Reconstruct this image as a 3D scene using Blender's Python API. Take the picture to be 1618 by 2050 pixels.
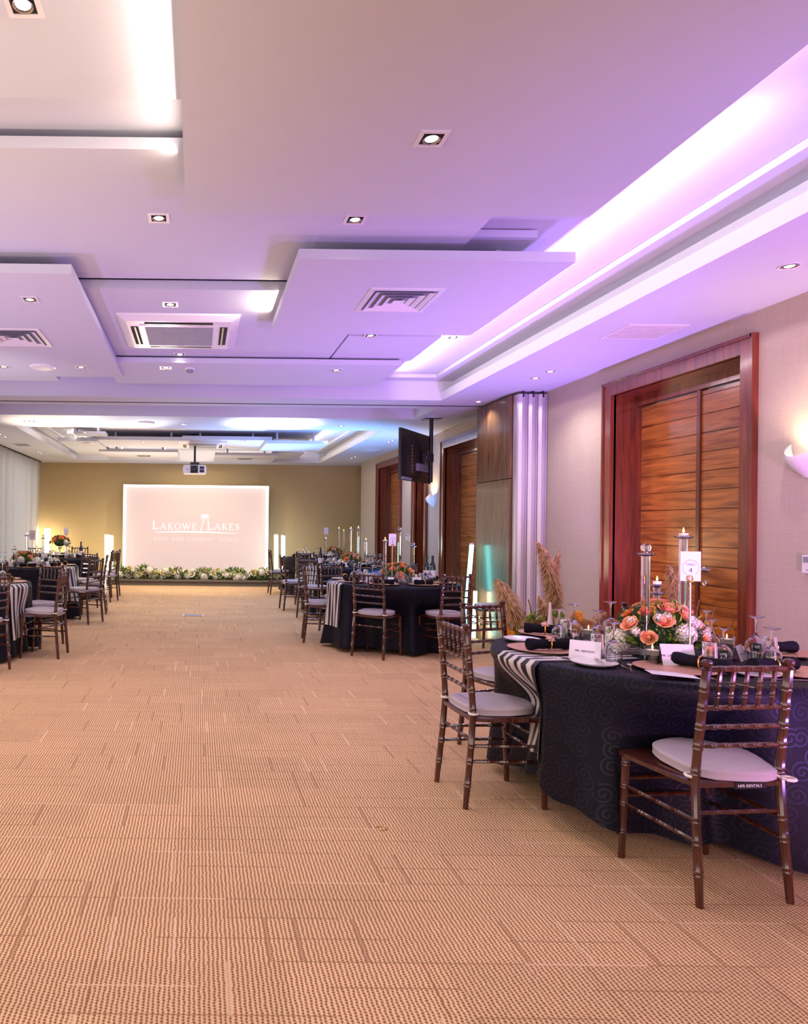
import bpy, math, random
from math import sin, cos, pi, sqrt, atan2, radians
from mathutils import Vector, Matrix, Euler

SC = bpy.context.scene
COL = SC.collection
for _o in list(bpy.data.objects): bpy.data.objects.remove(_o)
rnd = random.Random(7)

# ------------------------------------------------------------------ camera
F, CX, CY, ROLL, H = 1400.0, 396.0, 1053.0, 0.0115, 1.40
cd = bpy.data.cameras.new('camera'); cam = bpy.data.objects.new('camera', cd); COL.objects.link(cam)
cd.sensor_fit = 'HORIZONTAL'; cd.sensor_width = 36.0
cd.lens = F / 1618.0 * 36.0
cd.shift_x = (809.0 - CX) / 1618.0
cd.shift_y = (CY - 1025.0) / 1618.0
cd.clip_start = 0.05; cd.clip_end = 100
cam.location = (0, 0, H)
cam.rotation_euler = (pi / 2, -ROLL, 0)
SC.camera = cam

def W(px, py, z=None, X=None, Y=None):
    "pixel of the photograph -> world point on a horizontal plane, side wall or depth"
    dx = px - CX; dy = py - CY
    x = dx + dy * ROLL; y = dy - dx * ROLL
    if z is not None: t = (H - z) / y * F
    elif X is not None: t = X * F / x
    else: t = Y
    return Vector((x * t / F, t, H - y * t / F))

# ------------------------------------------------------------------ world, exposure
wd = bpy.data.worlds.new('world'); SC.world = wd; wd.use_nodes = True
wd.node_tree.nodes['Background'].inputs[0].default_value = (0.92, 0.84, 1.0, 1)
wd.node_tree.nodes['Background'].inputs[1].default_value = 0.38
SC.view_settings.view_transform = 'Standard'
SC.view_settings.look = 'None'
SC.view_settings.exposure = 0.1
SC.view_settings.gamma = 1.0
SC.view_settings.use_curve_mapping = False
SC.cycles.use_denoising = True
SC.cycles.max_bounces = 8
SC.cycles.diffuse_bounces = 4
SC.cycles.glossy_bounces = 3
SC.cycles.transmission_bounces = 8
SC.cycles.transparent_max_bounces = 12
SC.cycles.caustics_reflective = False
SC.cycles.caustics_refractive = False
SC.cycles.sample_clamp_indirect = 4.0

def area(name, loc, rot, size, power, color, sy=None):
    l = bpy.data.lights.new(name, 'AREA'); l.energy = power; l.color = color
    l.shape = 'RECTANGLE'; l.size = size; l.size_y = sy or size
    o = bpy.data.objects.new(name, l); COL.objects.link(o)
    o.location = loc; o.rotation_euler = rot
    return o
def spot(name, loc, target, power, color, ang=70, blend=0.8, rad=0.08):
    l = bpy.data.lights.new(name, 'SPOT'); l.energy = power; l.color = color
    l.spot_size = radians(ang); l.spot_blend = blend; l.shadow_soft_size = rad
    o = bpy.data.objects.new(name, l); COL.objects.link(o)
    o.location = loc
    o.rotation_euler = (Vector(target) - Vector(loc)).to_track_quat('-Z', 'Y').to_euler()
    return o
UP = (pi, 0, 0); DOWN = (0, 0, 0)
WARM = (1.0, 0.72, 0.48); PURP = (0.42, 0.22, 1.0); BLUE = (0.15, 0.42, 1.0); PINK = (1.0, 0.55, 0.75); NEUT = (1.0, 0.86, 0.78)
# coloured uplighters standing on the floor out of the picture, washing the ceiling
spot('uplight_purple', (3.6, 1.0, 0.3), (2.9, 4.4, 3.1), 500, PURP, 95, 1, 0.15)
spot('uplight_purple', (3.75, 6.2, 0.3), (2.4, 6.9, 3.1), 400, PURP, 110, 1, 0.15)
spot('uplight_purple', (3.5, 4.3, 0.9), (1.5, 5.0, 3.0), 120, PURP, 90, 1, 0.15)
spot('uplight_pink', (2.6, 0.4, 0.6), (3.9, 4.7, 1.6), 480, (1.0, 0.36, 0.92), 80, 1, 0.15)
spot('uplight_violet', (-3.4, 3.8, 0.3), (-1.6, 6.0, 3.0), 230, (0.45, 0.36, 1.0), 100, 1, 0.15)
spot('uplight_white', (-3.2, 6.0, 0.3), (-2.35, 7.3, 3.0), 150, (1.0, 0.92, 1.0), 44, 1, 0.1)
spot('uplight_blue', (3.4, 10.6, 0.3), (1.6, 12.9, 3.1), 1000, BLUE, 95, 1, 0.15)
spot('uplight_blue', (1.3, 13.2, 0.3), (1.3, 10.8, 3.0), 420, BLUE, 70, 1, 0.1)
spot('uplight_white', (1.2, 12.0, 0.4), (1.13, 10.7, 2.97), 1100, (.95, .97, 1), 34, .9, 0.1)
spot('uplight_white', (-2.0, 12.2, 0.4), (-1.25, 10.7, 2.97), 1000, (.95, .97, 1), 34, .9, 0.1)
spot('uplight_warm', (-3.3, 12.2, 0.4), (-2.30, 10.7, 2.97), 800, (1, .85, .62), 32, .9, 0.1)
spot('uplight_cool', (-3.4, 7.9, 0.3), (-0.8, 4.2, 3.1), 150, (0.40, 0.60, 1.0), 90, 1, 0.15)
spot('uplight_blue', (3.3, 9.9, 0.3), (2.6, 8.9, 1.0), 40, (0.1, 0.5, 1.0), 90, 1, 0.15)
# cove strips lying on the rafts and ledges, shining sideways across the trays
LEFT, RIGHT = (0, radians(90), 0), (0, radians(-90), 0)
area('cove_strip', (2.10, 2.4, 3.115), (0, radians(-97), 0), 0.05, 8, (0.62, 0.42, 1.0), 2.0)
area('cove_strip', (2.28, 5.6, 3.115), (0, radians(-97), 0), 0.05, 24, (1.0, 0.76, 0.84), 5.2)
area('cove_strip', (-2.70, 4.6, 3.115), (0, radians(97), 0), 0.05, 40, WARM, 7.0)
area('cove_strip', (-0.12, 2.3, 3.10), (0, radians(105), 0), 0.05, 6, (1.0, 0.80, 0.66), 1.9)
area('cove_strip', (0.56, 5.25, 3.078), (0, radians(100), 0), 0.03, 8, (1.0, 0.84, 0.62), 0.45)
area('cove_strip', (2.35, 14.1, 3.12), (0, radians(-97), 0), 0.05, 13, (1.0, 0.80, 0.60), 5.0)
area('cove_strip', (-2.35, 14.1, 3.12), (0, radians(97), 0), 0.05, 13, (1.0, 0.80, 0.60), 5.0)
area('cove_strip', (0.0, 16.3, 3.14), (radians(97), 0, 0), 4.6, 20, (1.0, 0.80, 0.60), 0.05)
# daylight behind the curtain
area('daylight', (-4.2, 13.0, 1.6), RIGHT, 2.4, 60, (0.75, 0.88, 1.0), 8.6)
# further uplights and added fills, broad ones behind the photographer and at left
spot('uplight_warm', (-1.6, 1.4, 0.3), (-1.9, 2.4, 3.1), 260, (1.0, 0.80, 0.68), 95, 1, .2)  # added floor spot without a fixture, brightens the upper left panel
spot('uplight_warm', (-0.9, 15.9, 0.2), (-0.9, 13.6, 3.1), 420, (1.0, 0.80, 0.60), 120, 1, .2)  # added spot before the stage, no fixture, brightens the far rafts
spot('stage_fill', (0.0, 14.9, 2.93), (0.0, 16.7, 0.2), 330, (1.0, 0.84, 0.58), 120, .8, .1)  # added spot without a fixture, brightens the garland and the floor before it
spot('uplight_blue', (1.6, 15.2, 0.3), (1.45, 13.4, 3.05), 900, (0.22, 0.48, 1.0), 60, 1, .1)
area('cove_strip', (1.1, 12.5, 3.17), UP, 1.6, 22, (0.25, 0.50, 1.0), 1.2)  # added broad upward light above the rafts, turns the far slab blue
area('cove_strip', (-1.3, 12.5, 3.17), UP, 1.6, 14, (1.0, 0.85, 0.80), 1.2)  # its warm counterpart, likewise added to brighten the far slab
area('room_fill', (0.0, -1.6, 1.7), (radians(46), 0, 0), 6.0, 125, (1.0, 0.76, 0.72), 2.4)  # added soft fill behind the camera, no window stands there
area('room_fill', (-3.8, 3.5, 1.9), (0, radians(-58), 0), 1.8, 80, (1.0, 0.84, 0.80), 6.0)  # added soft fill inside the left wall, which has no opening

# ------------------------------------------------------------------ node helpers
def new_mat(name):
    m = bpy.data.materials.new(name); m.use_nodes = True
    nt = m.node_tree; b = nt.nodes['Principled BSDF']
    return m, nt, b
def mat(name, col, rough=0.5, metal=0.0, spec=None, emit=None, es=0.0, trans=0.0, ior=None, coat=0.0, noise=0.06, nscale=14.0, bump=0.0):
    m, nt, b = new_mat(name)
    b.inputs['Base Color'].default_value = (*col, 1)
    b.inputs['Roughness'].default_value = rough
    b.inputs['Metallic'].default_value = metal
    b.inputs['Transmission Weight'].default_value = trans
    if ior: b.inputs['IOR'].default_value = ior
    if coat: b.inputs['Coat Weight'].default_value = coat; b.inputs['Coat Roughness'].default_value = 0.08
    if emit: b.inputs['Emission Color'].default_value = (*emit, 1); b.inputs['Emission Strength'].default_value = es
    if noise and not trans:
        tc = nt.nodes.new('ShaderNodeTexCoord'); n = nt.nodes.new('ShaderNodeTexNoise')
        n.inputs['Scale'].default_value = nscale; n.inputs['Detail'].default_value = 3
        nt.links.new(tc.outputs['Object'], n.inputs['Vector'])
        r = nt.nodes.new('ShaderNodeMapRange'); r.inputs['To Min'].default_value = 1 - noise * 2; r.inputs['To Max'].default_value = 1 + noise * 2
        nt.links.new(n.outputs['Fac'], r.inputs['Value'])
        v = nt.nodes.new('ShaderNodeVectorMath'); v.operation = 'SCALE'; v.inputs[0].default_value = col
        nt.links.new(r.outputs[0], v.inputs['Scale']); nt.links.new(v.outputs[0], b.inputs['Base Color'])
        if bump:
            bp = nt.nodes.new('ShaderNodeBump'); bp.inputs['Strength'].default_value = bump; bp.inputs['Distance'].default_value = 0.01
            nt.links.new(n.outputs['Fac'], bp.inputs['Height']); nt.links.new(bp.outputs[0], b.inputs['Normal'])
    return m
class NG:
    "tiny helper to write shader maths"
    def __init__(s, nt): s.nt = nt
    def n(s, t, **kw):
        x = s.nt.nodes.new(t)
        for k, v in kw.items(): setattr(x, k, v)
        return x
    def val(s, inp, v):
        if hasattr(v, 'is_output') or isinstance(v, bpy.types.NodeSocket): s.nt.links.new(v, inp)
        else: inp.default_value = v
    def m(s, op, a, b=0.0, c=None):
        x = s.n('ShaderNodeMath', operation=op); s.val(x.inputs[0], a); s.val(x.inputs[1], b)
        if c is not None: s.val(x.inputs[2], c)
        return x.outputs[0]
    def mix(s, f, a, b):
        x = s.n('ShaderNodeMix', data_type='RGBA'); s.val(x.inputs[0], f)
        s.val(x.inputs[6], a if not isinstance(a, tuple) else (*a, 1)); s.val(x.inputs[7], b if not isinstance(b, tuple) else (*b, 1))
        return x.outputs[2]
    def l(s, a, b): s.nt.links.new(a, b)

def carpet_mat():
    m, nt, b = new_mat('carpet_ribbed_tan'); g = NG(nt)
    tc = g.n('ShaderNodeTexCoord'); sp = g.n('ShaderNodeSeparateXYZ'); g.l(tc.outputs['Object'], sp.inputs[0])
    x, y = sp.outputs[0], sp.outputs[1]
    wob = g.n('ShaderNodeTexNoise'); wob.inputs['Scale'].default_value = 32; g.l(tc.outputs['Object'], wob.inputs['Vector'])
    xx = g.m('ADD', x, g.m('MULTIPLY', wob.outputs['Fac'], 0.011))
    rib = g.m('SINE', g.m('MULTIPLY', xx, 2 * pi / 0.0150))
    kn = g.m('SINE', g.m('ADD', g.m('MULTIPLY', y, 2 * pi / 0.0125), g.m('MULTIPLY', g.m('FLOOR', g.m('MULTIPLY', xx, 1 / 0.0150)), 2.3)))
    hgt = g.m('ADD', g.m('MULTIPLY', rib, 0.62), g.m('MULTIPLY', kn, 0.38))
    f = g.n('ShaderNodeMapRange'); g.l(hgt, f.inputs[0]); f.inputs[1].default_value = -0.75; f.inputs[2].default_value = 0.35
    # broken seams: dashes picked at random cell by cell
    def wn(a, b_):
        cb = g.n('ShaderNodeCombineXYZ'); g.val(cb.inputs[0], a); g.val(cb.inputs[1], b_)
        w_ = g.n('ShaderNodeTexWhiteNoise', noise_dimensions='2D'); g.l(cb.outputs[0], w_.inputs['Vector']); return w_.outputs['Value']
    row = g.m('FLOOR', g.m('MULTIPLY', y, 4.0)); ox = g.m('MULTIPLY', wn(row, 3.0), 0.5)
    ux = g.m('MULTIPLY', g.m('ADD', xx, ox), 1 / 0.105)
    r1 = wn(g.m('FLOOR', ux), row); e1 = g.m('LESS_THAN', g.m('FRACT', ux), 0.10)
    vx = g.m('ADD', g.m('MULTIPLY', x, 1 / 0.40), g.m('MULTIPLY', row, 0.37)); vy = g.m('MULTIPLY', y, 8.0)
    r2 = wn(g.m('FLOOR', vx), g.m('ADD', g.m('FLOOR', vy), 50.5)); e2 = g.m('LESS_THAN', g.m('FRACT', vy), 0.055)
    dark = g.m('MAXIMUM', g.m('MULTIPLY', e1, g.m('GREATER_THAN', r1, 0.86)), g.m('MULTIPLY', e2, g.m('GREATER_THAN', r2, 0.62)))
    lite = g.m('MAXIMUM', g.m('MULTIPLY', e1, g.m('LESS_THAN', r1, 0.10)), g.m('MULTIPLY', e2, g.m('LESS_THAN', r2, 0.10)))
    c = g.mix(f.outputs[0], (0.165, 0.075, 0.030), (0.78, 0.520, 0.305))
    tile = g.m('ADD', 0.92, g.m('MULTIPLY', wn(g.m('FLOOR', g.m('MULTIPLY', g.m('ADD', x, ox), 2.0)), g.m('ADD', row, 9.5)), 0.14))
    vs = g.n('ShaderNodeVectorMath', operation='SCALE'); g.l(c, vs.inputs[0]); g.l(tile, vs.inputs['Scale'])
    c2 = g.mix(g.m('MULTIPLY', dark, 0.5), vs.outputs[0], (0.22, 0.105, 0.050))
    c2 = g.mix(g.m('MULTIPLY', lite, 0.55), c2, (0.78, 0.58, 0.40))
    n4 = g.n('ShaderNodeTexNoise'); n4.inputs['Scale'].default_value = 0.9; n4.inputs['Detail'].default_value = 4; g.l(tc.outputs['Object'], n4.inputs['Vector'])
    c3 = g.mix(g.m('MULTIPLY', n4.outputs['Fac'], 0.15), c2, (0.56, 0.40, 0.25))
    g.l(c3, b.inputs['Base Color']); b.inputs['Roughness'].default_value = 0.95; b.inputs['Specular IOR Level'].default_value = 0.1
    bp = g.n('ShaderNodeBump'); bp.inputs['Strength'].default_value = 0.45; bp.inputs['Distance'].default_value = 0.003
    g.l(hgt, bp.inputs['Height']); g.l(bp.outputs[0], b.inputs['Normal'])
    return m
def weave_mat(name, col, sc=1.0, amp=0.10):
    m, nt, b = new_mat(name); g = NG(nt)
    tc = g.n('ShaderNodeTexCoord')
    def st(scale):
        mp = g.n('ShaderNodeMapping'); g.l(tc.outputs['Object'], mp.inputs[0]); mp.inputs['Scale'].default_value = scale
        n = g.n('ShaderNodeTexNoise'); n.inputs['Scale'].default_value = 1; n.inputs['Detail'].default_value = 2; g.l(mp.outputs[0], n.inputs['Vector'])
        return n.outputs['Fac']
    a = g.m('ADD', st((160, 160, 4)), st((6, 6, 200)))
    k = g.m('ADD', 1 - amp * 2, g.m('MULTIPLY', a, amp * 2))
    vs = g.n('ShaderNodeVectorMath', operation='SCALE'); vs.inputs[0].default_value = col; g.l(k, vs.inputs['Scale'])
    g.l(vs.outputs[0], b.inputs['Base Color']); b.inputs['Roughness'].default_value = 0.8; b.inputs['Specular IOR Level'].default_value = 0.2
    return m
def wood_mat(name, c1, c2, axis=1, rough=0.3, scale=1.0, coat=0.3, board=0.0):
    m, nt, b = new_mat(name); g = NG(nt)
    tc = g.n('ShaderNodeTexCoord'); mp = g.n('ShaderNodeMapping'); g.l(tc.outputs['Object'], mp.inputs[0])
    s = [14 * scale] * 3; s[axis] = 1.2 * scale; mp.inputs['Scale'].default_value = s
    n = g.n('ShaderNodeTexNoise'); n.inputs['Scale'].default_value = 1.0; n.inputs['Detail'].default_value = 8; n.inputs['Distortion'].default_value = 1.6
    vec = mp.outputs[0]
    if board:
        sp = g.n('ShaderNodeSeparateXYZ'); g.l(tc.outputs['Object'], sp.inputs[0])
        idx = g.m('FLOOR', g.m('MULTIPLY', sp.outputs[2], 1 / board))
        cb = g.n('ShaderNodeCombineXYZ'); g.l(g.m('MULTIPLY', idx, 7.31), cb.inputs[0]); g.l(g.m('MULTIPLY', idx, 3.7), cb.inputs[1])
        va = g.n('ShaderNodeVectorMath', operation='ADD'); g.l(vec, va.inputs[0]); g.l(cb.outputs[0], va.inputs[1]); vec = va.outputs[0]
    g.l(vec, n.inputs['Vector'])
    rp = g.n('ShaderNodeMapRange'); g.l(n.outputs['Fac'], rp.inputs[0]); rp.inputs[1].default_value = 0.33; rp.inputs[2].default_value = 0.68
    g.l(g.mix(rp.outputs[0], c1, c2), b.inputs['Base Color'])
    b.inputs['Roughness'].default_value = rough; b.inputs['Coat Weight'].default_value = coat; b.inputs['Coat Roughness'].default_value = 0.12
    return m
def damask_mat():
    m, nt, b = new_mat('tablecloth_swirl_navy'); g = NG(nt)
    uv = g.n('ShaderNodeUVMap'); uv.uv_map = 'UVMap'
    def layer(scale, off, turns):
        mp = g.n('ShaderNodeMapping'); g.l(uv.outputs[0], mp.inputs[0]); mp.inputs['Scale'].default_value = (scale, scale, 1); mp.inputs['Location'].default_value = (off, off * .7, 0)
        v = g.n('ShaderNodeTexVoronoi', voronoi_dimensions='2D'); g.l(mp.outputs[0], v.inputs['Vector']); v.inputs['Scale'].default_value = 1; v.inputs['Randomness'].default_value = 0.75
        d = g.n('ShaderNodeVectorMath', operation='SUBTRACT'); g.l(mp.outputs[0], d.inputs[0]); g.l(v.outputs['Position'], d.inputs[1])
        sp = g.n('ShaderNodeSeparateXYZ'); g.l(d.outputs[0], sp.inputs[0])
        a = g.m('ARCTAN2', sp.outputs[1], sp.outputs[0])
        r = v.outputs['Distance']
        s = g.m('SINE', g.m('ADD', a, g.m('MULTIPLY', r, turns)))
        line = g.n('ShaderNodeMapRange'); g.l(s, line.inputs[0]); line.inputs[1].default_value = 0.35; line.inputs[2].default_value = 0.8
        inside = g.m('LESS_THAN', r, 0.56)
        return g.m('MULTIPLY', line.outputs[0], inside)
    k = layer(12.5, 0.0, 24.0)
    c = g.mix(k, (0.0040, 0.0036, 0.0095), (0.0110, 0.0100, 0.0200))
    g.l(c, b.inputs['Base Color'])
    rr = g.m('SUBTRACT', 0.58, g.m('MULTIPLY', k, 0.20)); g.l(rr, b.inputs['Roughness'])
    b.inputs['Specular IOR Level'].default_value = 0.16
    return m
def stripe_mat():
    m, nt, b = new_mat('runner_black_white_stripes'); g = NG(nt)
    uv = g.n('ShaderNodeUVMap'); uv.uv_map = 'UVMap'; sp = g.n('ShaderNodeSeparateXYZ'); g.l(uv.outputs[0], sp.inputs[0])
    fr = g.m('FRACT', g.m('MULTIPLY', sp.outputs[0], 5.0))
    k = g.m('GREATER_THAN', fr, 0.52)
    g.l(g.mix(k, (0.60, 0.55, 0.56), (0.008, 0.007, 0.013)), b.inputs['Base Color']); b.inputs['Roughness'].default_value = 0.5
    return m
def grain_mat():
    m, nt, b = new_mat('gold_glitter'); g = NG(nt)
    tc = g.n('ShaderNodeTexCoord'); v = g.n('ShaderNodeTexVoronoi'); v.inputs['Scale'].default_value = 260; g.l(tc.outputs['Object'], v.inputs['Vector'])
    g.l(g.mix(g.m('MULTIPLY', v.outputs['Distance'], 1.1), (1.0, 0.66, 0.46), (0.42, 0.16, 0.11)), b.inputs['Base Color'])
    b.inputs['Metallic'].default_value = 0.45; b.inputs['Roughness'].default_value = 0.35
    bp = g.n('ShaderNodeBump'); bp.inputs['Strength'].default_value = 0.8; bp.inputs['Distance'].default_value = 0.002
    g.l(v.outputs['Distance'], bp.inputs['Height']); g.l(bp.outputs[0], b.inputs['Normal'])
    return m
def petal_mat(name, c1, c2, sc=30):
    m, nt, b = new_mat(name); g = NG(nt)
    tc = g.n('ShaderNodeTexCoord'); n = g.n('ShaderNodeTexNoise'); n.inputs['Scale'].default_value = sc; g.l(tc.outputs['Object'], n.inputs['Vector'])
    rp = g.n('ShaderNodeMapRange'); g.l(n.outputs['Fac'], rp.inputs[0]); rp.inputs[1].default_value = 0.35; rp.inputs[2].default_value = 0.65
    g.l(g.mix(rp.outputs[0], c1, c2), b.inputs['Base Color']); b.inputs['Roughness'].default_value = 0.6
    return m
def curtain_mat():
    m = bpy.data.materials.new('sheer_curtain'); m.use_nodes = True; nt = m.node_tree; g = NG(nt)
    for n in list(nt.nodes): nt.nodes.remove(n)
    o = g.n('ShaderNodeOutputMaterial'); d = g.n('ShaderNodeBsdfDiffuse'); t = g.n('ShaderNodeBsdfTranslucent')
    tc = g.n('ShaderNodeTexCoord'); n = g.n('ShaderNodeTexNoise'); n.inputs['Scale'].default_value = 40; g.l(tc.outputs['Object'], n.inputs['Vector'])
    c = g.mix(n.outputs['Fac'], (0.66, 0.62, 0.58), (0.80, 0.76, 0.72)); g.l(c, d.inputs[0]); g.l(c, t.inputs[0])
    mx = g.n('ShaderNodeMixShader'); mx.inputs[0].default_value = 0.45; g.l(d.outputs[0], mx.inputs[1]); g.l(t.outputs[0], mx.inputs[2]); g.l(mx.outputs[0], o.inputs[0])
    return m
def emit_mat(name, col, s):
    m = bpy.data.materials.new(name); m.use_nodes = True; nt = m.node_tree
    for n in list(nt.nodes): nt.nodes.remove(n)
    o = nt.nodes.new('ShaderNodeOutputMaterial'); e = nt.nodes.new('ShaderNodeEmission'); e.inputs[0].default_value = (*col, 1); e.inputs[1].default_value = s
    nt.links.new(e.outputs[0], o.inputs[0]); return m
def glass_mat(name, col, rough=0.0, ior=1.45):
    m = bpy.data.materials.new(name); m.use_nodes = True; nt = m.node_tree
    for n in list(nt.nodes): nt.nodes.remove(n)
    o = nt.nodes.new('ShaderNodeOutputMaterial'); e = nt.nodes.new('ShaderNodeBsdfGlass'); e.inputs[0].default_value = (*col, 1)
    e.inputs[1].default_value = rough; e.inputs[2].default_value = ior
    nt.links.new(e.outputs[0], o.inputs[0]); return m

M = {}
M['carpet'] = carpet_mat()
M['ceil'] = weave_mat('ceiling_white_plaster', (0.60, 0.62, 0.70), 1, 0.02)
M['wall'] = weave_mat('wall_fabric_beige', (0.50, 0.42, 0.35), 1, 0.13)
M['wallf'] = weave_mat('wall_fabric_ochre', (0.46, 0.35, 0.19), 1, 0.10)
M['door'] = wood_mat('door_walnut_boards', (0.20, 0.050, 0.006), (0.55, 0.19, 0.030), 1, 0.28, 1.0, 0.5, 0.158)
M['frame'] = wood_mat('door_frame_mahogany', (0.10, 0.015, 0.007), (0.24, 0.050, 0.018), 2, 0.3, 1.0, 0.5)
M['pier'] = wood_mat('pier_wood_veneer', (0.06, 0.028, 0.011), (0.20, 0.10, 0.045), 2, 0.42, 1.3, 0.25)
M['dark'] = mat('dark_gap', (0.01, 0.008, 0.008), 0.8)
M['stage'] = mat('stage_grey_carpet', (0.13, 0.11, 0.085), 0.9, nscale=80, noise=0.15)
M['chiav'] = wood_mat('chair_mahogany_lacquer', (0.024, 0.0052, 0.0030), (0.082, 0.0185, 0.0085), 2, 0.22, 2.0, 0.7)
M['cush'] = mat('cushion_offwhite', (0.42, 0.37, 0.42), 0.75, nscale=8, noise=0.06, bump=0.25)
M['tie'] = mat('cushion_tie_white', (0.75, 0.70, 0.68), 0.7)
M['cloth'] = damask_mat(); M['stripe'] = stripe_mat()
M['napkin'] = mat('napkin_black', (0.007, 0.006, 0.012), 0.85, noise=0.2, nscale=30); M['napkin'].node_tree.nodes['Principled BSDF'].inputs['Specular IOR Level'].default_value = 0.15
M['gold'] = mat('gold_metal', (0.85, 0.50, 0.12), 0.28, 1.0)
M['charger'] = grain_mat()
M['china'] = mat('white_china', (0.82, 0.80, 0.82), 0.15, coat=0.5, noise=0.01)
M['steel'] = mat('steel', (0.72, 0.70, 0.74), 0.18, 1.0)
M['card'] = mat('card_white', (0.80, 0.76, 0.86), 0.6, noise=0.01)
M['ink'] = mat('ink_dark', (0.02, 0.018, 0.05), 0.6)
M['glass'] = glass_mat('clear_glass', (0.98, 0.98, 1.0))
M['crystal'] = glass_mat('crystal_pillar', (0.97, 0.97, 1.0), 0.02, 1.5)
M['wax'] = mat('candle_wax_white', (0.85, 0.80, 0.80), 0.5, emit=(1.0, 0.75, 0.6), es=0.12, noise=0.01)
M['flame'] = emit_mat('candle_flame', (1.0, 0.55, 0.15), 7)
M['leaf'] = petal_mat('leaf_green', (0.06, 0.16, 0.02), (0.34, 0.44, 0.04), 25)
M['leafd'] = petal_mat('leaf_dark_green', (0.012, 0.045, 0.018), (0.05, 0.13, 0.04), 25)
M['rose'] = petal_mat('rose_coral', (0.88, 0.17, 0.04), (1.0, 0.40, 0.14), 30)
M['rosep'] = petal_mat('rose_pink', (0.92, 0.30, 0.22), (1.0, 0.56, 0.26), 30)
M['rosew'] = petal_mat('flower_ivory', (0.80, 0.72, 0.60), (0.92, 0.88, 0.80), 40)
M['rosey'] = petal_mat('flower_cream_yellow', (0.78, 0.66, 0.32), (0.95, 0.88, 0.62), 40)
M['orange'] = petal_mat('flower_orange', (0.85, 0.25, 0.01), (0.98, 0.47, 0.03), 30)
M['magenta'] = petal_mat('flower_magenta', (0.55, 0.03, 0.10), (0.85, 0.12, 0.20), 30)
M['pampas'] = petal_mat('pampas_tan', (0.36, 0.19, 0.075), (0.74, 0.47, 0.24), 30)
M['palm'] = petal_mat('dried_palm', (0.52, 0.28, 0.10), (0.82, 0.52, 0.24), 20)
M['metalw'] = mat('white_enamel', (0.78, 0.76, 0.78), 0.3, noise=0.01)
M['alu'] = mat('partition_aluminium', (0.62, 0.58, 0.64), 0.3, 0.55, noise=0.02)
M['grey'] = mat('grille_grey', (0.26, 0.27, 0.33), 0.6)
M['black'] = mat('black_plastic', (0.010, 0.010, 0.013), 0.3, noise=0.05)
M['curtain'] = curtain_mat()
M['lamp'] = emit_mat('lamp_lens', (1.0, 0.87, 0.72), 14)
M['tubew'] = emit_mat('led_tube_warm', (1.0, 0.86, 0.55), 16)
M['tubeb'] = emit_mat('led_tube_blue', (0.30, 0.68, 1.0), 14)
M['tubec'] = emit_mat('led_tube_cyan', (0.20, 1.0, 0.95), 9)
M['screen'] = mat('screen_blush', (0.17, 0.13, 0.12), 0.6, emit=(0.76, 0.55, 0.50), es=0.86, noise=0.0)
M['ledw'] = emit_mat('led_border_white', (1.0, 0.93, 0.90), 3.6)
M['logo'] = emit_mat('logo_white', (1, 0.98, 0.97), 1.15)
M['logo2'] = emit_mat('logo_faint', (0.97, 0.84, 0.80), 1.0)
M['vase'] = mat('vase_pink_white', (0.75, 0.62, 0.68), 0.3)
M['bottle'] = mat('bottle_dark_green', (0.008, 0.02, 0.015), 0.12, coat=0.6)
M['stem'] = petal_mat('stem_brown', (0.20, 0.09, 0.04), (0.34, 0.17, 0.07), 30)
M['amber'] = emit_mat('amber_glow', (1.0, 0.35, 0.03), 2.0)
M['legmetal'] = mat('table_leg_grey', (0.30, 0.31, 0.36), 0.35, 0.6)

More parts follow.
